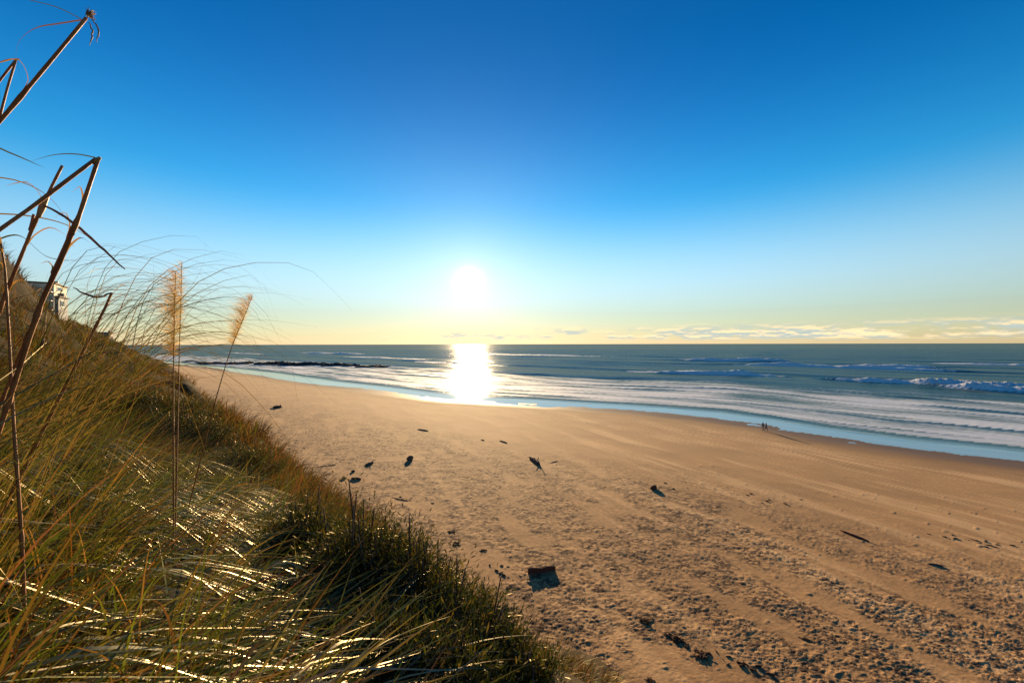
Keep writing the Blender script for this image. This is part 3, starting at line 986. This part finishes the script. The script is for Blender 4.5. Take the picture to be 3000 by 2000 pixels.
o5, P5 = reed('short dark reed standing close beside the snapped reed',
              [(173, 504, 1.5), (150, 560, 1.5), (132, 600, 1.5), (100, 680, 1.52)], [0.004, 0.006, 0.007, 0.008])
o6, P6 = reed('short spiky reed with a bent top, right of the snapped reed',
              [(257, 672, 1.9), (240, 710, 1.9), (212, 765, 1.9)], [0.006, 0.009, 0.008])
stem_obj(o6, px3([(255, 673, 1.9), (225, 682, 1.9), (195, 674, 1.9), (168, 660, 1.9)]), [0.004, 0.006, 0.0055, 0.002], 12, 'bent_top', None, 0.0016)
o7, P7 = reed('pale reed at the far left edge rising from the dense grass',
              [(0, 545, 1.25), (12, 620, 1.26), (16, 690, 1.27)], [0.003, 0.006, 0.006], 'broken dry reed stalks at the left edge')


def plume(label, axis, tip_len, n, lean, right=0.3, hair=(0.06, 0.21)):
    """axis: pixels tip first, down to the base of the plume and on down the stalk"""
    P = to_ground(px3(axis))
    o = thing('pampas_plume', label, 'plume', P[-1], 'pampas plumes against the low sky')
    stem_obj(o, P, [0.0018, 0.004, 0.0055, 0.006, 0.006], 20, 'stalk')
    A = smooth_path(P[:3], 40)
    r = []; hd = []
    u = RNG.uniform(0, 1, n) ** 0.85
    idx = np.clip((u * 39).astype(int), 0, 38)
    R = A[idx] + RNG.normal(0, 0.002, (n, 3)) - P[-1]
    side = np.where(RNG.uniform(0, 1, n) < right, 1.0, -1.0)
    hdv = np.where(side < 0, math.pi, 0.0) + RNG.normal(0, 0.7, n)
    prof = (0.25 + 0.75 * np.sin(np.clip(u * 1.05, 0, 1) ** 0.75 * math.pi * 0.92))
    L = RNG.uniform(*hair, n) * prof * np.where(side > 0, 0.55, 1.0)
    V, Fc, C = blades(R, hdv, L, RNG.uniform(0.0010, 0.0020, n), RNG.uniform(0.3, 1.0, n) + lean, RNG.uniform(0.1, 1.3, n), 4,
                      RNG.uniform(-1.5, 1.5, n), palette(n, [(0.50, 0.37, 0.13), (0.42, 0.29, 0.09), (0.58, 0.45, 0.20), (0.32, 0.20, 0.06)], 0.15))
    link('plume', mesh_np('plume', V, Fc, True, M_PLUME, {'col': C}), o)
    return o


plume('tall feathery golden plume left of the leaning plume', [(404, 625, 2.6), (401, 720, 2.6), (399, 822, 2.6), (398, 870, 2.62), (398, 920, 2.64)], 0, 1150, 0.2)
plume('pale thin plume standing just behind the tall golden plume', [(418, 602, 2.9), (416, 690, 2.9), (413, 770, 2.9), (411, 850, 2.9)], 0, 560, 0.1, 0.25, (0.05, 0.15))
plume('small plume leaning right, nearest to the reef', [(580, 680, 3.0), (560, 730, 3.0), (534, 792, 3.0), (515, 850, 3.0), (492, 930, 3.05), (478, 985, 3.1)], 0, 750, 0.1, 0.12, (0.06, 0.17))

# pampas tussock whose long leaves arch across the sky
tb = hit(150, 1010, 1.2)
tb[2] = float(ground(tb[0], tb[1]))
tuss = thing('pampas_tussock', 'big pampas tussock with long thin leaves arching across the low sky', 'pampas grass', tb)
arcs = [[(20, 690, 1.5), (150, 650, 1.7), (300, 560, 2.0), (420, 590, 2.2), (560, 650, 2.4), (650, 770, 2.5)],
        [(120, 860, 1.5), (260, 790, 1.8), (420, 760, 2.0), (560, 770, 2.2), (640, 790, 2.3), (690, 830, 2.4)],
        [(180, 900, 1.6), (320, 800, 1.9), (460, 740, 2.1), (600, 750, 2.3), (690, 800, 2.4), (716, 840, 2.5)],
        [(150, 900, 1.5), (320, 850, 1.9), (480, 840, 2.1), (600, 930, 2.3), (680, 1050, 2.4), (716, 1170, 2.5)],
        [(230, 960, 1.6), (330, 880, 1.8), (420, 860, 1.9), (500, 880, 2.0), (546, 930, 2.0), (550, 1000, 2.0)],
        [(330, 970, 1.8), (420, 920, 1.9), (520, 960, 2.1), (640, 1040, 2.2), (800, 1120, 2.4)],
        [(60, 760, 1.3), (180, 640, 1.5), (270, 615, 1.7), (360, 640, 1.8), (405, 720, 1.9), (408, 790, 1.9)],
        [(100, 820, 1.4), (200, 700, 1.6), (330, 690, 1.8), (470, 740, 2.0), (580, 800, 2.1), (640, 880, 2.2)],
        [(260, 830, 1.8), (370, 730, 2.0), (430, 670, 2.0), (462, 620, 2.0), (474, 552, 2.0)],
        [(250, 820, 1.7), (330, 720, 1.8), (352, 660, 1.8), (352, 600, 1.8), (342, 565, 1.8)],
        [(-20, 330, 1.4), (10, 345, 1.4), (50, 362, 1.4), (104, 386, 1.4)],
        [(-20, 405, 1.7), (40, 415, 1.7), (110, 450, 1.7), (150, 500, 1.7), (165, 560, 1.7)],
        [(-20, 490, 1.6), (60, 495, 1.6), (150, 515, 1.6), (230, 560, 1.6)],
        [(-30, 560, 1.5), (40, 540, 1.5), (110, 590, 1.5), (190, 600, 1.5)],
        [(60, 830, 1.3), (150, 770, 1.5), (215, 800, 1.5), (240, 880, 1.5), (246, 990, 1.5)],
        [(-40, 1060, 1.0), (40, 1120, 1.0), (100, 1260, 1.0), (110, 1440, 1.05)],
        [(-60, 1250, 0.9), (20, 1330, 0.92), (75, 1480, 0.95), (95, 1640, 1.0)],
        [(-60, 1000, 1.0), (60, 1080, 1.05), (150, 1200, 1.1), (210, 1350, 1.1)],
        [(280, 930, 1.7), (370, 900, 1.8), (412, 960, 1.8), (428, 1040, 1.8), (470, 1110, 1.8)],
        [(300, 900, 1.8), (400, 870, 1.9), (440, 950, 1.9), (490, 1100, 1.9)],
        [(500, 1500, 2.0), (640, 1440, 2.0), (760, 1440, 2.0), (850, 1380, 2.0)],
        [(420, 1290, 2.2), (620, 1270, 2.3), (760, 1290, 2.4), (850, 1292, 2.5)],
        [(450, 1330, 2.0), (620, 1370, 2.1), (740, 1410, 2.1), (836, 1470, 2.2)]]
for k, A in enumerate(arcs):
    col = (TAN, OLIVE, OLIVE, TAN)[k % 4]
    wv = 0.0055 if k < 15 else 0.0055
    A3 = px3(A)
    if A[0][1] > 640:
        A3 = to_ground(A3[::-1])[::-1]
    leaf_obj(tuss, A3, wv, col, RNG.uniform(-0.6, 0.6), 26)
lv = []; lf = []; lc = []; off = 0
for k in range(150):
    D0 = RNG.uniform(1.5, 2.3)
    X0, Y0 = RNG.uniform(40, 330), RNG.uniform(800, 930)
    X1, Y1 = X0 + RNG.uniform(60, 200), Y0 - RNG.uniform(40, 260)
    X2, Y2 = X1 + RNG.uniform(80, 230), Y1 + RNG.uniform(-40, 60)
    X3, Y3 = X2 + RNG.uniform(20, 120), Y2 + RNG.uniform(0, 130)
    P = px3([(X3, Y3, D0 * 1.2), (X2, Y2, D0 * 1.15), (X1, Y1, D0 * 1.07), (X0, Y0, D0)])
    P = to_ground(P)[::-1]
    V, Fc = strip(smooth_path(P, 22), RNG.uniform(0.0028, 0.005), RNG.uniform(-0.8, 0.8))
    lv.append(V - tb); lf.append(Fc + off); off += len(V)
    lc.append(np.tile(palette(1, [TAN, OLIVE, OLIVE, (0.14, 0.11, 0.04)], 0.2), (len(V), 1)))
link('leaves', mesh_np('leaves', np.concatenate(lv), np.concatenate(lf), True, M_LEAF, {'col': np.concatenate(lc)}), tuss, kind='stuff')


# ------------------------------------------------------------------ driftwood, kelp, reef
def lump_mesh(name, L, W, H, seed, mat, n=14, m=9, rough=0.25, wedge=0.0):
    """irregular elongated solid lying along x, underside sunk a little"""
    rng = np.random.default_rng(seed)
    q = np.linspace(0, 1, n)
    pr = np.clip(np.sin(np.clip(q, 0.02, 0.98) * math.pi), 0.02, 1) ** 0.45
    th = np.linspace(0, 2 * np.pi, m, endpoint=False)
    Q, T = np.meshgrid(q, th, indexing='ij')
    rad = pr[:, None] * (1 + rough * fbm(Q * 5 + seed * 3.3, np.cos(T) * 1.3 + 0.7 * np.sin(T), 3, 300 + seed % 40))
    k = 1 + wedge * (Q - 0.5)
    bend = 0.12 * L * np.sin(Q * 2.4 + seed)
    V = np.stack([(Q - 0.5) * L, np.cos(T) * rad * W * 0.5 * k + bend * 0.5, np.sin(T) * rad * H * 0.5 * k + H * 0.32], -1).reshape(-1, 3)
    Fc = []
    for i in range(n - 1):
        for j in range(m):
            Fc.append((i * m + j, i * m + (j + 1) % m, (i + 1) * m + (j + 1) % m, (i + 1) * m + j))
    c0 = len(V); V = np.concatenate([V, [V[:m].mean(0)], [V[-m:].mean(0)]])
    for j in range(0, m - 1, 2):
        Fc.append((c0, (j + 2) % m, j + 1, j)); o = (n - 1) * m
        Fc.append((c0 + 1, o + j, o + j + 1, o + (j + 2) % m))
    return mesh_np(name, V, np.array(Fc), True, mat)


def sand_at(X, Y):
    p = G(X, Y, 0.6)
    for _ in range(4):
        a_, s_ = to_as(p[0], p[1])
        p = G(X, Y, float(beach_z(a_, s_)))
    return p


def along(X0, Y0, X1, Y1):
    p, q = sand_at(X0, Y0), sand_at(X1, Y1)
    return (p + q) / 2, float(np.linalg.norm((q - p)[:2])), math.atan2(q[1] - p[1], q[0] - p[0])


def drift(name, label, cat, X0, Y0, X1, Y1, thick, mat, seed, group='driftwood lying on the sand', branch=0, hk=1.0, wedge=0.3):
    c, L, rz = along(X0, Y0, X1, Y1)
    L = max(L, thick * 1.6)
    o = thing(name, label, cat, c, group, rz)
    link('trunk', lump_mesh('trunk', L, thick, thick * hk, seed, mat, 18, 9, 0.22, wedge), o)
    rng = np.random.default_rng(seed)
    for b in range(branch):
        q = rng.uniform(-0.35, 0.4)
        P = np.array([[q * L, 0, thick * 0.4], [q * L + 0.10 * L, rng.normal(0, 0.12) * L, thick * 0.8], [q * L + 0.2 * L, rng.normal(0, 0.2) * L, thick * rng.uniform(0.7, 1.6)]])
        v, f = tube(smooth_path(P, 6), np.linspace(thick * 0.18, thick * 0.06, 6), 6)
        link('branch', mesh_np('branch', v, f, True, mat), o)
    return o


drift('driftwood_log', 'stout dark log lying alone on smooth sand near the middle of the beach', 'log', 1211, 1052, 1240, 1070, 0.60, M_WOOD, 1, branch=2)
drift('driftwood_log', 'long straight thin log on the right of the beach', 'log', 1926, 1219, 1997, 1243, 0.20, M_WOODR, 2, branch=1, wedge=0.1)
drift('driftwood_log', 'thick dark log at the foot of the grassy slope', 'log', 628, 1074, 694, 1078, 0.55, M_WOOD, 4, branch=3)
drift('driftwood_stick', 'short dark stick lying below the sun on pale sand', 'stick', 960, 985, 982, 990, 0.20, M_WOOD, 5)
drift('driftwood_stick', 'short stick between the stout log and the sunlit water', 'stick', 1147, 1012, 1163, 1018, 0.20, M_WOOD, 6)
drift('driftwood_stick', 'tiny stick just left of the short stick below the sunlit water', 'stick', 1104, 1010, 1112, 1011, 0.14, M_WOOD, 7)
drift('driftwood_stump', 'small upright dark stump on the mottled sand left of the stout log', 'stump', 934, 1058, 948, 1054, 0.42, M_WOOD, 8, hk=1.8)
drift('driftwood_chunk', 'dark chunk with a pointed tail left of the upright stump', 'driftwood', 838, 1069, 857, 1063, 0.36, M_WOOD, 9, branch=1)
drift('driftwood_chunk', 'dark rounded chunk at the edge of the grass above the thick log', 'driftwood', 606, 1048, 626, 1049, 0.55, M_WOOD, 10, hk=1.2)
drift('driftwood_chunk', 'tiny dark chunk below the chunk with a pointed tail', 'driftwood', 806, 1083, 815, 1083, 0.28, M_WOOD, 11)
drift('driftwood_chunk', 'flat dark slab below the tiny chunk on the mottled sand', 'driftwood', 806, 1099, 828, 1102, 0.30, M_WOOD, 12)
drift('driftwood_chunk', 'small dark chunk left of the flat slab', 'driftwood', 784, 1098, 794, 1099, 0.25, M_WOOD, 13)
drift('driftwood_log', 'far dark log among scattered twigs near the leaning plume', 'log', 625, 936, 648, 936, 0.70, M_WOOD, 14, branch=2)
drift('driftwood_stump', 'small reddish stump right of the stout log', 'stump', 1494, 1125, 1506, 1121, 0.36, M_WOODR, 15, hk=1.6)
drift('driftwood_stick', 'thin forked twig on the sand above the shrubs', 'stick', 896, 1140, 938, 1150, 0.10, M_WOOD, 16, branch=4)
drift('driftwood_stick', 'thin dark stick lying on the mottled sand left of the forked twig', 'stick', 722, 1072, 772, 1068, 0.13, M_WOOD, 17)
drift('driftwood_stick', 'dark stick on the bare sand at the right edge', 'stick', 2128, 1294, 2166, 1302, 0.16, M_WOOD, 18)
drift('driftwood_stick', 'small curved twig right of the stout log', 'stick', 1262, 1064, 1282, 1059, 0.10, M_WOOD, 19)

# board standing on edge, throwing a wedge of shadow
c, L, rz = along(1212, 1318, 1274, 1309)
bd = thing('timber_board', 'weathered board on edge in the sand, throwing a dark shadow', 'board', c, None, rz)
bm = bmesh.new()
bmesh.ops.create_cube(bm, size=1.0)
for v in bm.verts:
    v.co.x *= L; v.co.y *= 0.13; v.co.z = (v.co.z + 0.5) * (0.40 if v.co.x < 0 else 0.27) - (0.06 if v.co.z < 0 else 0.0)
bmesh.ops.subdivide_edges(bm, edges=bm.edges[:], cuts=5, use_grid_fill=True)
for v in bm.verts:
    v.co += Vector((RNG.normal(0, 0.008), RNG.normal(0, 0.006), RNG.normal(0, 0.012)))
me = bpy.data.meshes.new('plank'); bm.to_mesh(me); bm.free(); me.materials.append(M_WOODR)
link('plank', me, bd)
v, f = tube(np.array([[-L * 0.46, 0.02, 0.2], [-L * 0.54, -0.05, 0.24], [-L * 0.62, -0.06, 0.20]]), [0.05, 0.04, 0.02], 7)
link('splinter', mesh_np('splinter', v, f, True, M_WOODR), bd)


def kelp_mesh(seed, R, H):
    rng = np.random.default_rng(seed)
    parts = []
    for i in range(16):
        th = rng.uniform(0, 2 * np.pi); r0 = R * rng.uniform(0, 0.7)
        p = np.array([r0 * math.cos(th), r0 * math.sin(th), 0.02])
        P = [p]
        for k in range(4):
            p = p + np.array([rng.normal(0, R * 0.35), rng.normal(0, R * 0.35), 0]); p[2] = abs(rng.normal(0, H * 0.55))
            P.append(p.copy())
        P[-1][2] = 0.0
        parts.append(tube(smooth_path(P, 9), np.linspace(0.035, 0.015, 9) * (0.6 + R), 5))
    v, f = join(parts)
    return mesh_np('tangle', v, f, True, M_KELP)


KM = [kelp_mesh(40 + i, 0.40, 0.07) for i in range(5)]
kelps = [(1038, 1222, 1.0, 'upper'), (1046, 1246, 1.1, 'lower')]
special = {0: 'upper of two kelp tangles beside the tops of the shrubs', 1: 'lower of two kelp tangles beside the tops of the shrubs',
           2: 'flat kelp tangle just right of the two stacked kelp tangles', 3: 'big brown kelp tangle at the lower middle of the beach',
           4: 'widest brown kelp tangle, right below the big one', 5: 'brown kelp tangle trailing down right of the widest tangle',
           6: 'small brown kelp tangle left of the big one', 7: 'brown kelp tangle nearest the bottom edge', 8: 'reddish kelp tangle left of the board shadow',
           9: 'dark kelp tangle in the lower right of the beach'}
KP = [(1038, 1222, 1.0), (1046, 1248, 1.1), (1108, 1264, 0.9), (1482, 1428, 1.1), (1552, 1468, 1.35), (1615, 1505, 1.2), (1445, 1408, 0.6), (1490, 1562, 0.8),
      (1168, 1350, 0.8), (1850, 1468, 0.8)]
for i, (X, Y, sc) in enumerate(KP):
    p = sand_at(X, Y)
    o = thing('kelp_tangle', special[i], 'seaweed', p, 'kelp tangles washed up on the sand', RNG.uniform(0, 6))
    k = link('tangle', KM[i % 5], o); k.scale = (sc * 0.85, sc * 0.6, sc * 0.8)
# scattered small bits in the drift lines
bits = []
def bits_line(X0, Y0, X1, Y1, n, j, where):
    for _ in range(n):
        q = random.random()
        bits.append((X0 + (X1 - X0) * q + random.gauss(0, j), Y0 + (Y1 - Y0) * q + random.gauss(0, j * 0.3), where))
bits_line(545, 905, 670, 945, 26, 10, 'around the far dark log')
bits_line(690, 1015, 760, 1075, 18, 22, 'above the thick log at the slope foot')
bits_line(900, 1130, 1010, 1160, 16, 16, 'around the thin forked twig')
bits_line(2130, 1222, 2300, 1255, 26, 14, 'in the dark drift line at the right edge')
bits_line(1480, 1110, 1830, 1165, 26, 22, 'around the small reddish stump')
bits_line(1130, 1300, 1190, 1370, 12, 24, 'left of the weathered board')
bits_line(1250, 1060, 1300, 1095, 10, 14, 'around the stout dark log')
bits_line(1560, 1480, 1760, 1545, 22, 12, 'below the widest kelp tangle')
bits_line(560, 880, 600, 905, 10, 8, 'on the far sand behind the leaning plume')
BMESH = [lump_mesh('wrack_bit', 0.42, 0.14, 0.11, 60 + i, M_KELP, 8, 6, 0.5) for i in range(6)]
for i, (X, Y, where) in enumerate(bits):
    p = sand_at(X, Y)
    o = link('wrack_bit', BMESH[i % 6], None, p, label='small dark scrap of wrack ' + where, category='wrack', group='scraps of wrack ' + where)
    k = random.uniform(0.3, 0.95)
    o.scale = (k, k, k * random.uniform(0.7, 1.3)); o.rotation_euler.z = random.gauss(-0.6, 0.7)

# reef
rng = np.random.default_rng(5)
RK = []
for i in range(30):
    q = i / 29.0
    X = 440 + 440 * q + rng.normal(0, 5)
    Y = 832 + 10 * q ** 0.7 + rng.normal(0, 1.0)
    RK.append((X, Y, 5.5 + rng.uniform(0, 9), 0.8 + 1.1 * math.sin(q * 3.0) * rng.uniform(0.5, 1.3)))
for i, (X, Y, L, H) in enumerate(RK):
    p = G(X, Y, 0.0)
    me = lump_mesh('reef_rock', L * 1.25, L * 0.55, H * 1.6, 80 + i, M_ROCK, 16, 12, 0.8)
    lab = 'low black reef rock in the line of rocks left of the sunlit water'
    if i == 29:
        lab = 'last black reef rock at the seaward tip, nearest the sunlit water'
    if i == 0:
        lab = 'first black reef rock at the landward end behind the plumes'
    o = link('reef_rock', me, None, p, label=lab, category='rock', group='black reef rocks left of the sunlit water')
    o.rotation_euler.z = rng.normal(0.15, 0.3)


# ------------------------------------------------------------------ buildings on the bluff
def box(name, parent, c, d, mat, bev=0.03):
    bm = bmesh.new()
    bmesh.ops.create_cube(bm, size=1.0)
    for v in bm.verts:
        v.co = Vector((v.co.x * d[0] + c[0], v.co.y * d[1] + c[1], v.co.z * d[2] + c[2]))
    if bev:
        bmesh.ops.bevel(bm, geom=bm.edges[:], offset=bev, segments=1, affect='EDGES')
    me = bpy.data.meshes.new(name); bm.to_mesh(me); bm.free(); me.materials.append(mat)
    return link(name, me, parent)


def building(label, name, Xl, Xr, Ytop, Ybot, D, mat, floors, cols, deep, rz, deck=False):
    pl, pr = at(Xl, Ybot, D), at(Xr, Ybot, D)
    top = at(Xl, Ytop, D)[2]
    W = float(np.linalg.norm((pr - pl)[:2])) * 0.92
    c = (pl + pr) / 2
    gz = min(float(ground(c[0] + i, c[1] + j)) for i in (-W / 2, 0, W / 2) for j in (0, deep / 2, deep))
    o = thing(name, label, 'building', (c[0], c[1], gz), 'houses on top of the bluff', rz)
    H = top - gz
    vis = pl[2] - gz
    box('wall', o, (0, deep / 2, H / 2), (W, deep, H), mat)
    rf = box('roof', o, (0, deep / 2, H + 0.15), (W + 0.7, deep + 0.7, 0.3), M_ROOF)
    box('chimney', rf, (W * 0.28, deep * 0.6, H + 0.75), (0.7, 0.7, 0.95), mat)
    fh = (H - vis) / floors
    for fl in range(floors):
        zc = vis + fh * (fl + 0.55)
        for k in range(cols):
            x = (k + 0.5) / cols * W - W / 2
            w = box('window', o, (x, -0.02, zc), (W / cols * 0.58, 0.12, fh * 0.52), M_TRIM, 0.01)
            box('pane', w, (x, -0.10, zc), (W / cols * 0.46, 0.06, fh * 0.42), M_GLASS, 0)
        w = box('window', o, (W / 2 + 0.02, deep * 0.4, zc), (0.12, deep * 0.4, fh * 0.52), M_TRIM, 0.01)
        box('pane', w, (W / 2 + 0.10, deep * 0.4, zc), (0.06, deep * 0.34, fh * 0.42), M_GLASS, 0)
        if deck:
            dk = box('balcony', o, (W * 0.1, -0.75, vis + fh * fl + 0.1), (W * 0.75, 1.4, 0.18), M_TRIM, 0.02)
            box('railing', dk, (W * 0.1, -1.40, vis + fh * fl + 0.65), (W * 0.75, 0.06, 0.9), M_GLASS, 0)
    return o


building('cream three-storey beach house high on the bluff behind the snapped reed', 'beach_house', 72, 116, 650, 712, 95, M_CREAM, 3, 2, 9, math.radians(35), True)
building('narrow dark annex with one tall opening beside the cream house', 'beach_annex', 119, 132, 682, 712, 97, M_GREY, 1, 1, 5, math.radians(30))
building('low grey house far along the bluff below the short spiky reed', 'grey_house', 217, 247, 764, 792, 190, M_GREY, 1, 2, 8, math.radians(30))


# ------------------------------------------------------------------ walkers by the water
def figure_mat(name, jacket, trousers):
    m, n, out = mat_new(name)
    z = n.new('ShaderNodeSeparateXYZ')
    n.put(z.inputs[0], n.new('ShaderNodeTexCoord').outputs['Object'])
    c = n.mix(n.mapr(z.outputs[2], 0.84, 0.86), (*trousers, 1), (*jacket, 1))
    c = n.mix(n.mapr(z.outputs[2], 0.06, 0.08), (0.03, 0.025, 0.02, 1), c)
    c = n.mix(n.mapr(z.outputs[2], 1.425, 1.435), c, (0.42, 0.26, 0.18, 1))
    n.put(out.inputs[0], principled(n, c, 0.8, 0.3).outputs[0])
    return m


M_HAIR = simple_mat('brown_hair', (0.03, 0.018, 0.010), (0.06, 0.035, 0.02), 30, 0.6)


def person(label, X, Y, h, stride, rz, jacket, trousers, arm=1.0):
    p = sand_at(X, Y)
    o = thing('person', label, 'person', p, 'walkers at the edge of the wet sand', rz)
    vs = []; ed = []; rd = []

    def add(co, r, par=None):
        vs.append(co); rd.append(r)
        if par is not None:
            ed.append((par, len(vs) - 1))
        return len(vs) - 1
    pel = add((0, 0, 0.92), (0.15, 0.12))
    sp = add((0.01, 0, 1.12), (0.135, 0.105), pel)
    ch = add((0.02, 0, 1.33), (0.17, 0.12), sp)
    nk = add((0.02, 0, 1.46), (0.058, 0.06), ch)
    hd = add((0.04, 0, 1.56), (0.082, 0.09), nk)
    tp = add((0.045, 0, 1.66), (0.07, 0.08), hd)
    add((0.125, 0, 1.565), (0.018, 0.018), hd)                      # nose
    for sg, st in ((1, stride), (-1, -stride)):
        hip = add((0.0, 0.095 * sg, 0.86), (0.098, 0.098), pel)
        kn = add((0.16 * st + 0.04, 0.10 * sg, 0.49), (0.064, 0.064), hip)
        an = add((0.30 * st - (0.06 if st < 0 else 0), 0.10 * sg, 0.085), (0.042, 0.042), kn)
        add((0.30 * st + 0.15 - (0.06 if st < 0 else 0), 0.11 * sg, 0.04), (0.035, 0.04), an)
        sh = add((0.01, 0.20 * sg, 1.37), (0.062, 0.062), ch)
        el = add((-0.10 * st * arm, 0.26 * sg, 1.09), (0.045, 0.045), sh)
        wr = add((-0.14 * st * arm + 0.09, 0.25 * sg, 0.86), (0.030, 0.030), el)
        pm = add((-0.14 * st * arm + 0.11, 0.25 * sg, 0.79), (0.022, 0.036), wr)
        for f, (dx, ln) in enumerate(((-0.03, 0.075), (-0.01, 0.088), (0.01, 0.082), (0.03, 0.066))):
            k1 = add((-0.14 * st * arm + 0.12 + dx, 0.25 * sg, 0.76), (0.009, 0.009), pm)
            add((-0.14 * st * arm + 0.135 + dx, 0.25 * sg, 0.76 - ln), (0.008, 0.008), k1)
        add((-0.14 * st * arm + 0.165, 0.245 * sg, 0.765), (0.010, 0.010), wr)
    me = bpy.data.meshes.new('body')
    me.from_pydata(vs, ed, [])
    b = link('body', me, o)
    b.modifiers.new('skin', 'SKIN')
    for i, sv in enumerate(me.skin_vertices[0].data):
        sv.radius = rd[i]
        sv.use_root = (i == 0)
    ss = b.modifiers.new('sub', 'SUBSURF'); ss.levels = 1; ss.render_levels = 1
    me.materials.append(figure_mat('clothes', jacket, trousers))
    th = np.linspace(0, 2 * np.pi, 12, endpoint=False)
    ph = np.linspace(0.05, 1.9, 7)
    V = np.array([[0.025 + 0.098 * math.sin(q) * math.cos(t) - 0.02, 0.092 * math.sin(q) * math.sin(t), 1.60 + 0.115 * math.cos(q)] for q in ph for t in th])
    Fc = [(i * 12 + j, i * 12 + (j + 1) % 12, (i + 1) * 12 + (j + 1) % 12, (i + 1) * 12 + j) for i in range(6) for j in range(12)]
    link('hair', mesh_np('hair', V, np.array(Fc), True, M_HAIR), o)
    o.scale = (h / 1.72,) * 3
    return o


person('walker in a grey jacket striding at the water edge, left of the pair', 1752, 989, 1.72, 1.0, math.radians(20), (0.16, 0.17, 0.17), (0.05, 0.055, 0.06))
person('walker in a pale jacket and dark trousers, right of the pair at the water edge', 1759, 990, 1.68, -0.8, math.radians(15), (0.30, 0.29, 0.26), (0.035, 0.04, 0.035))
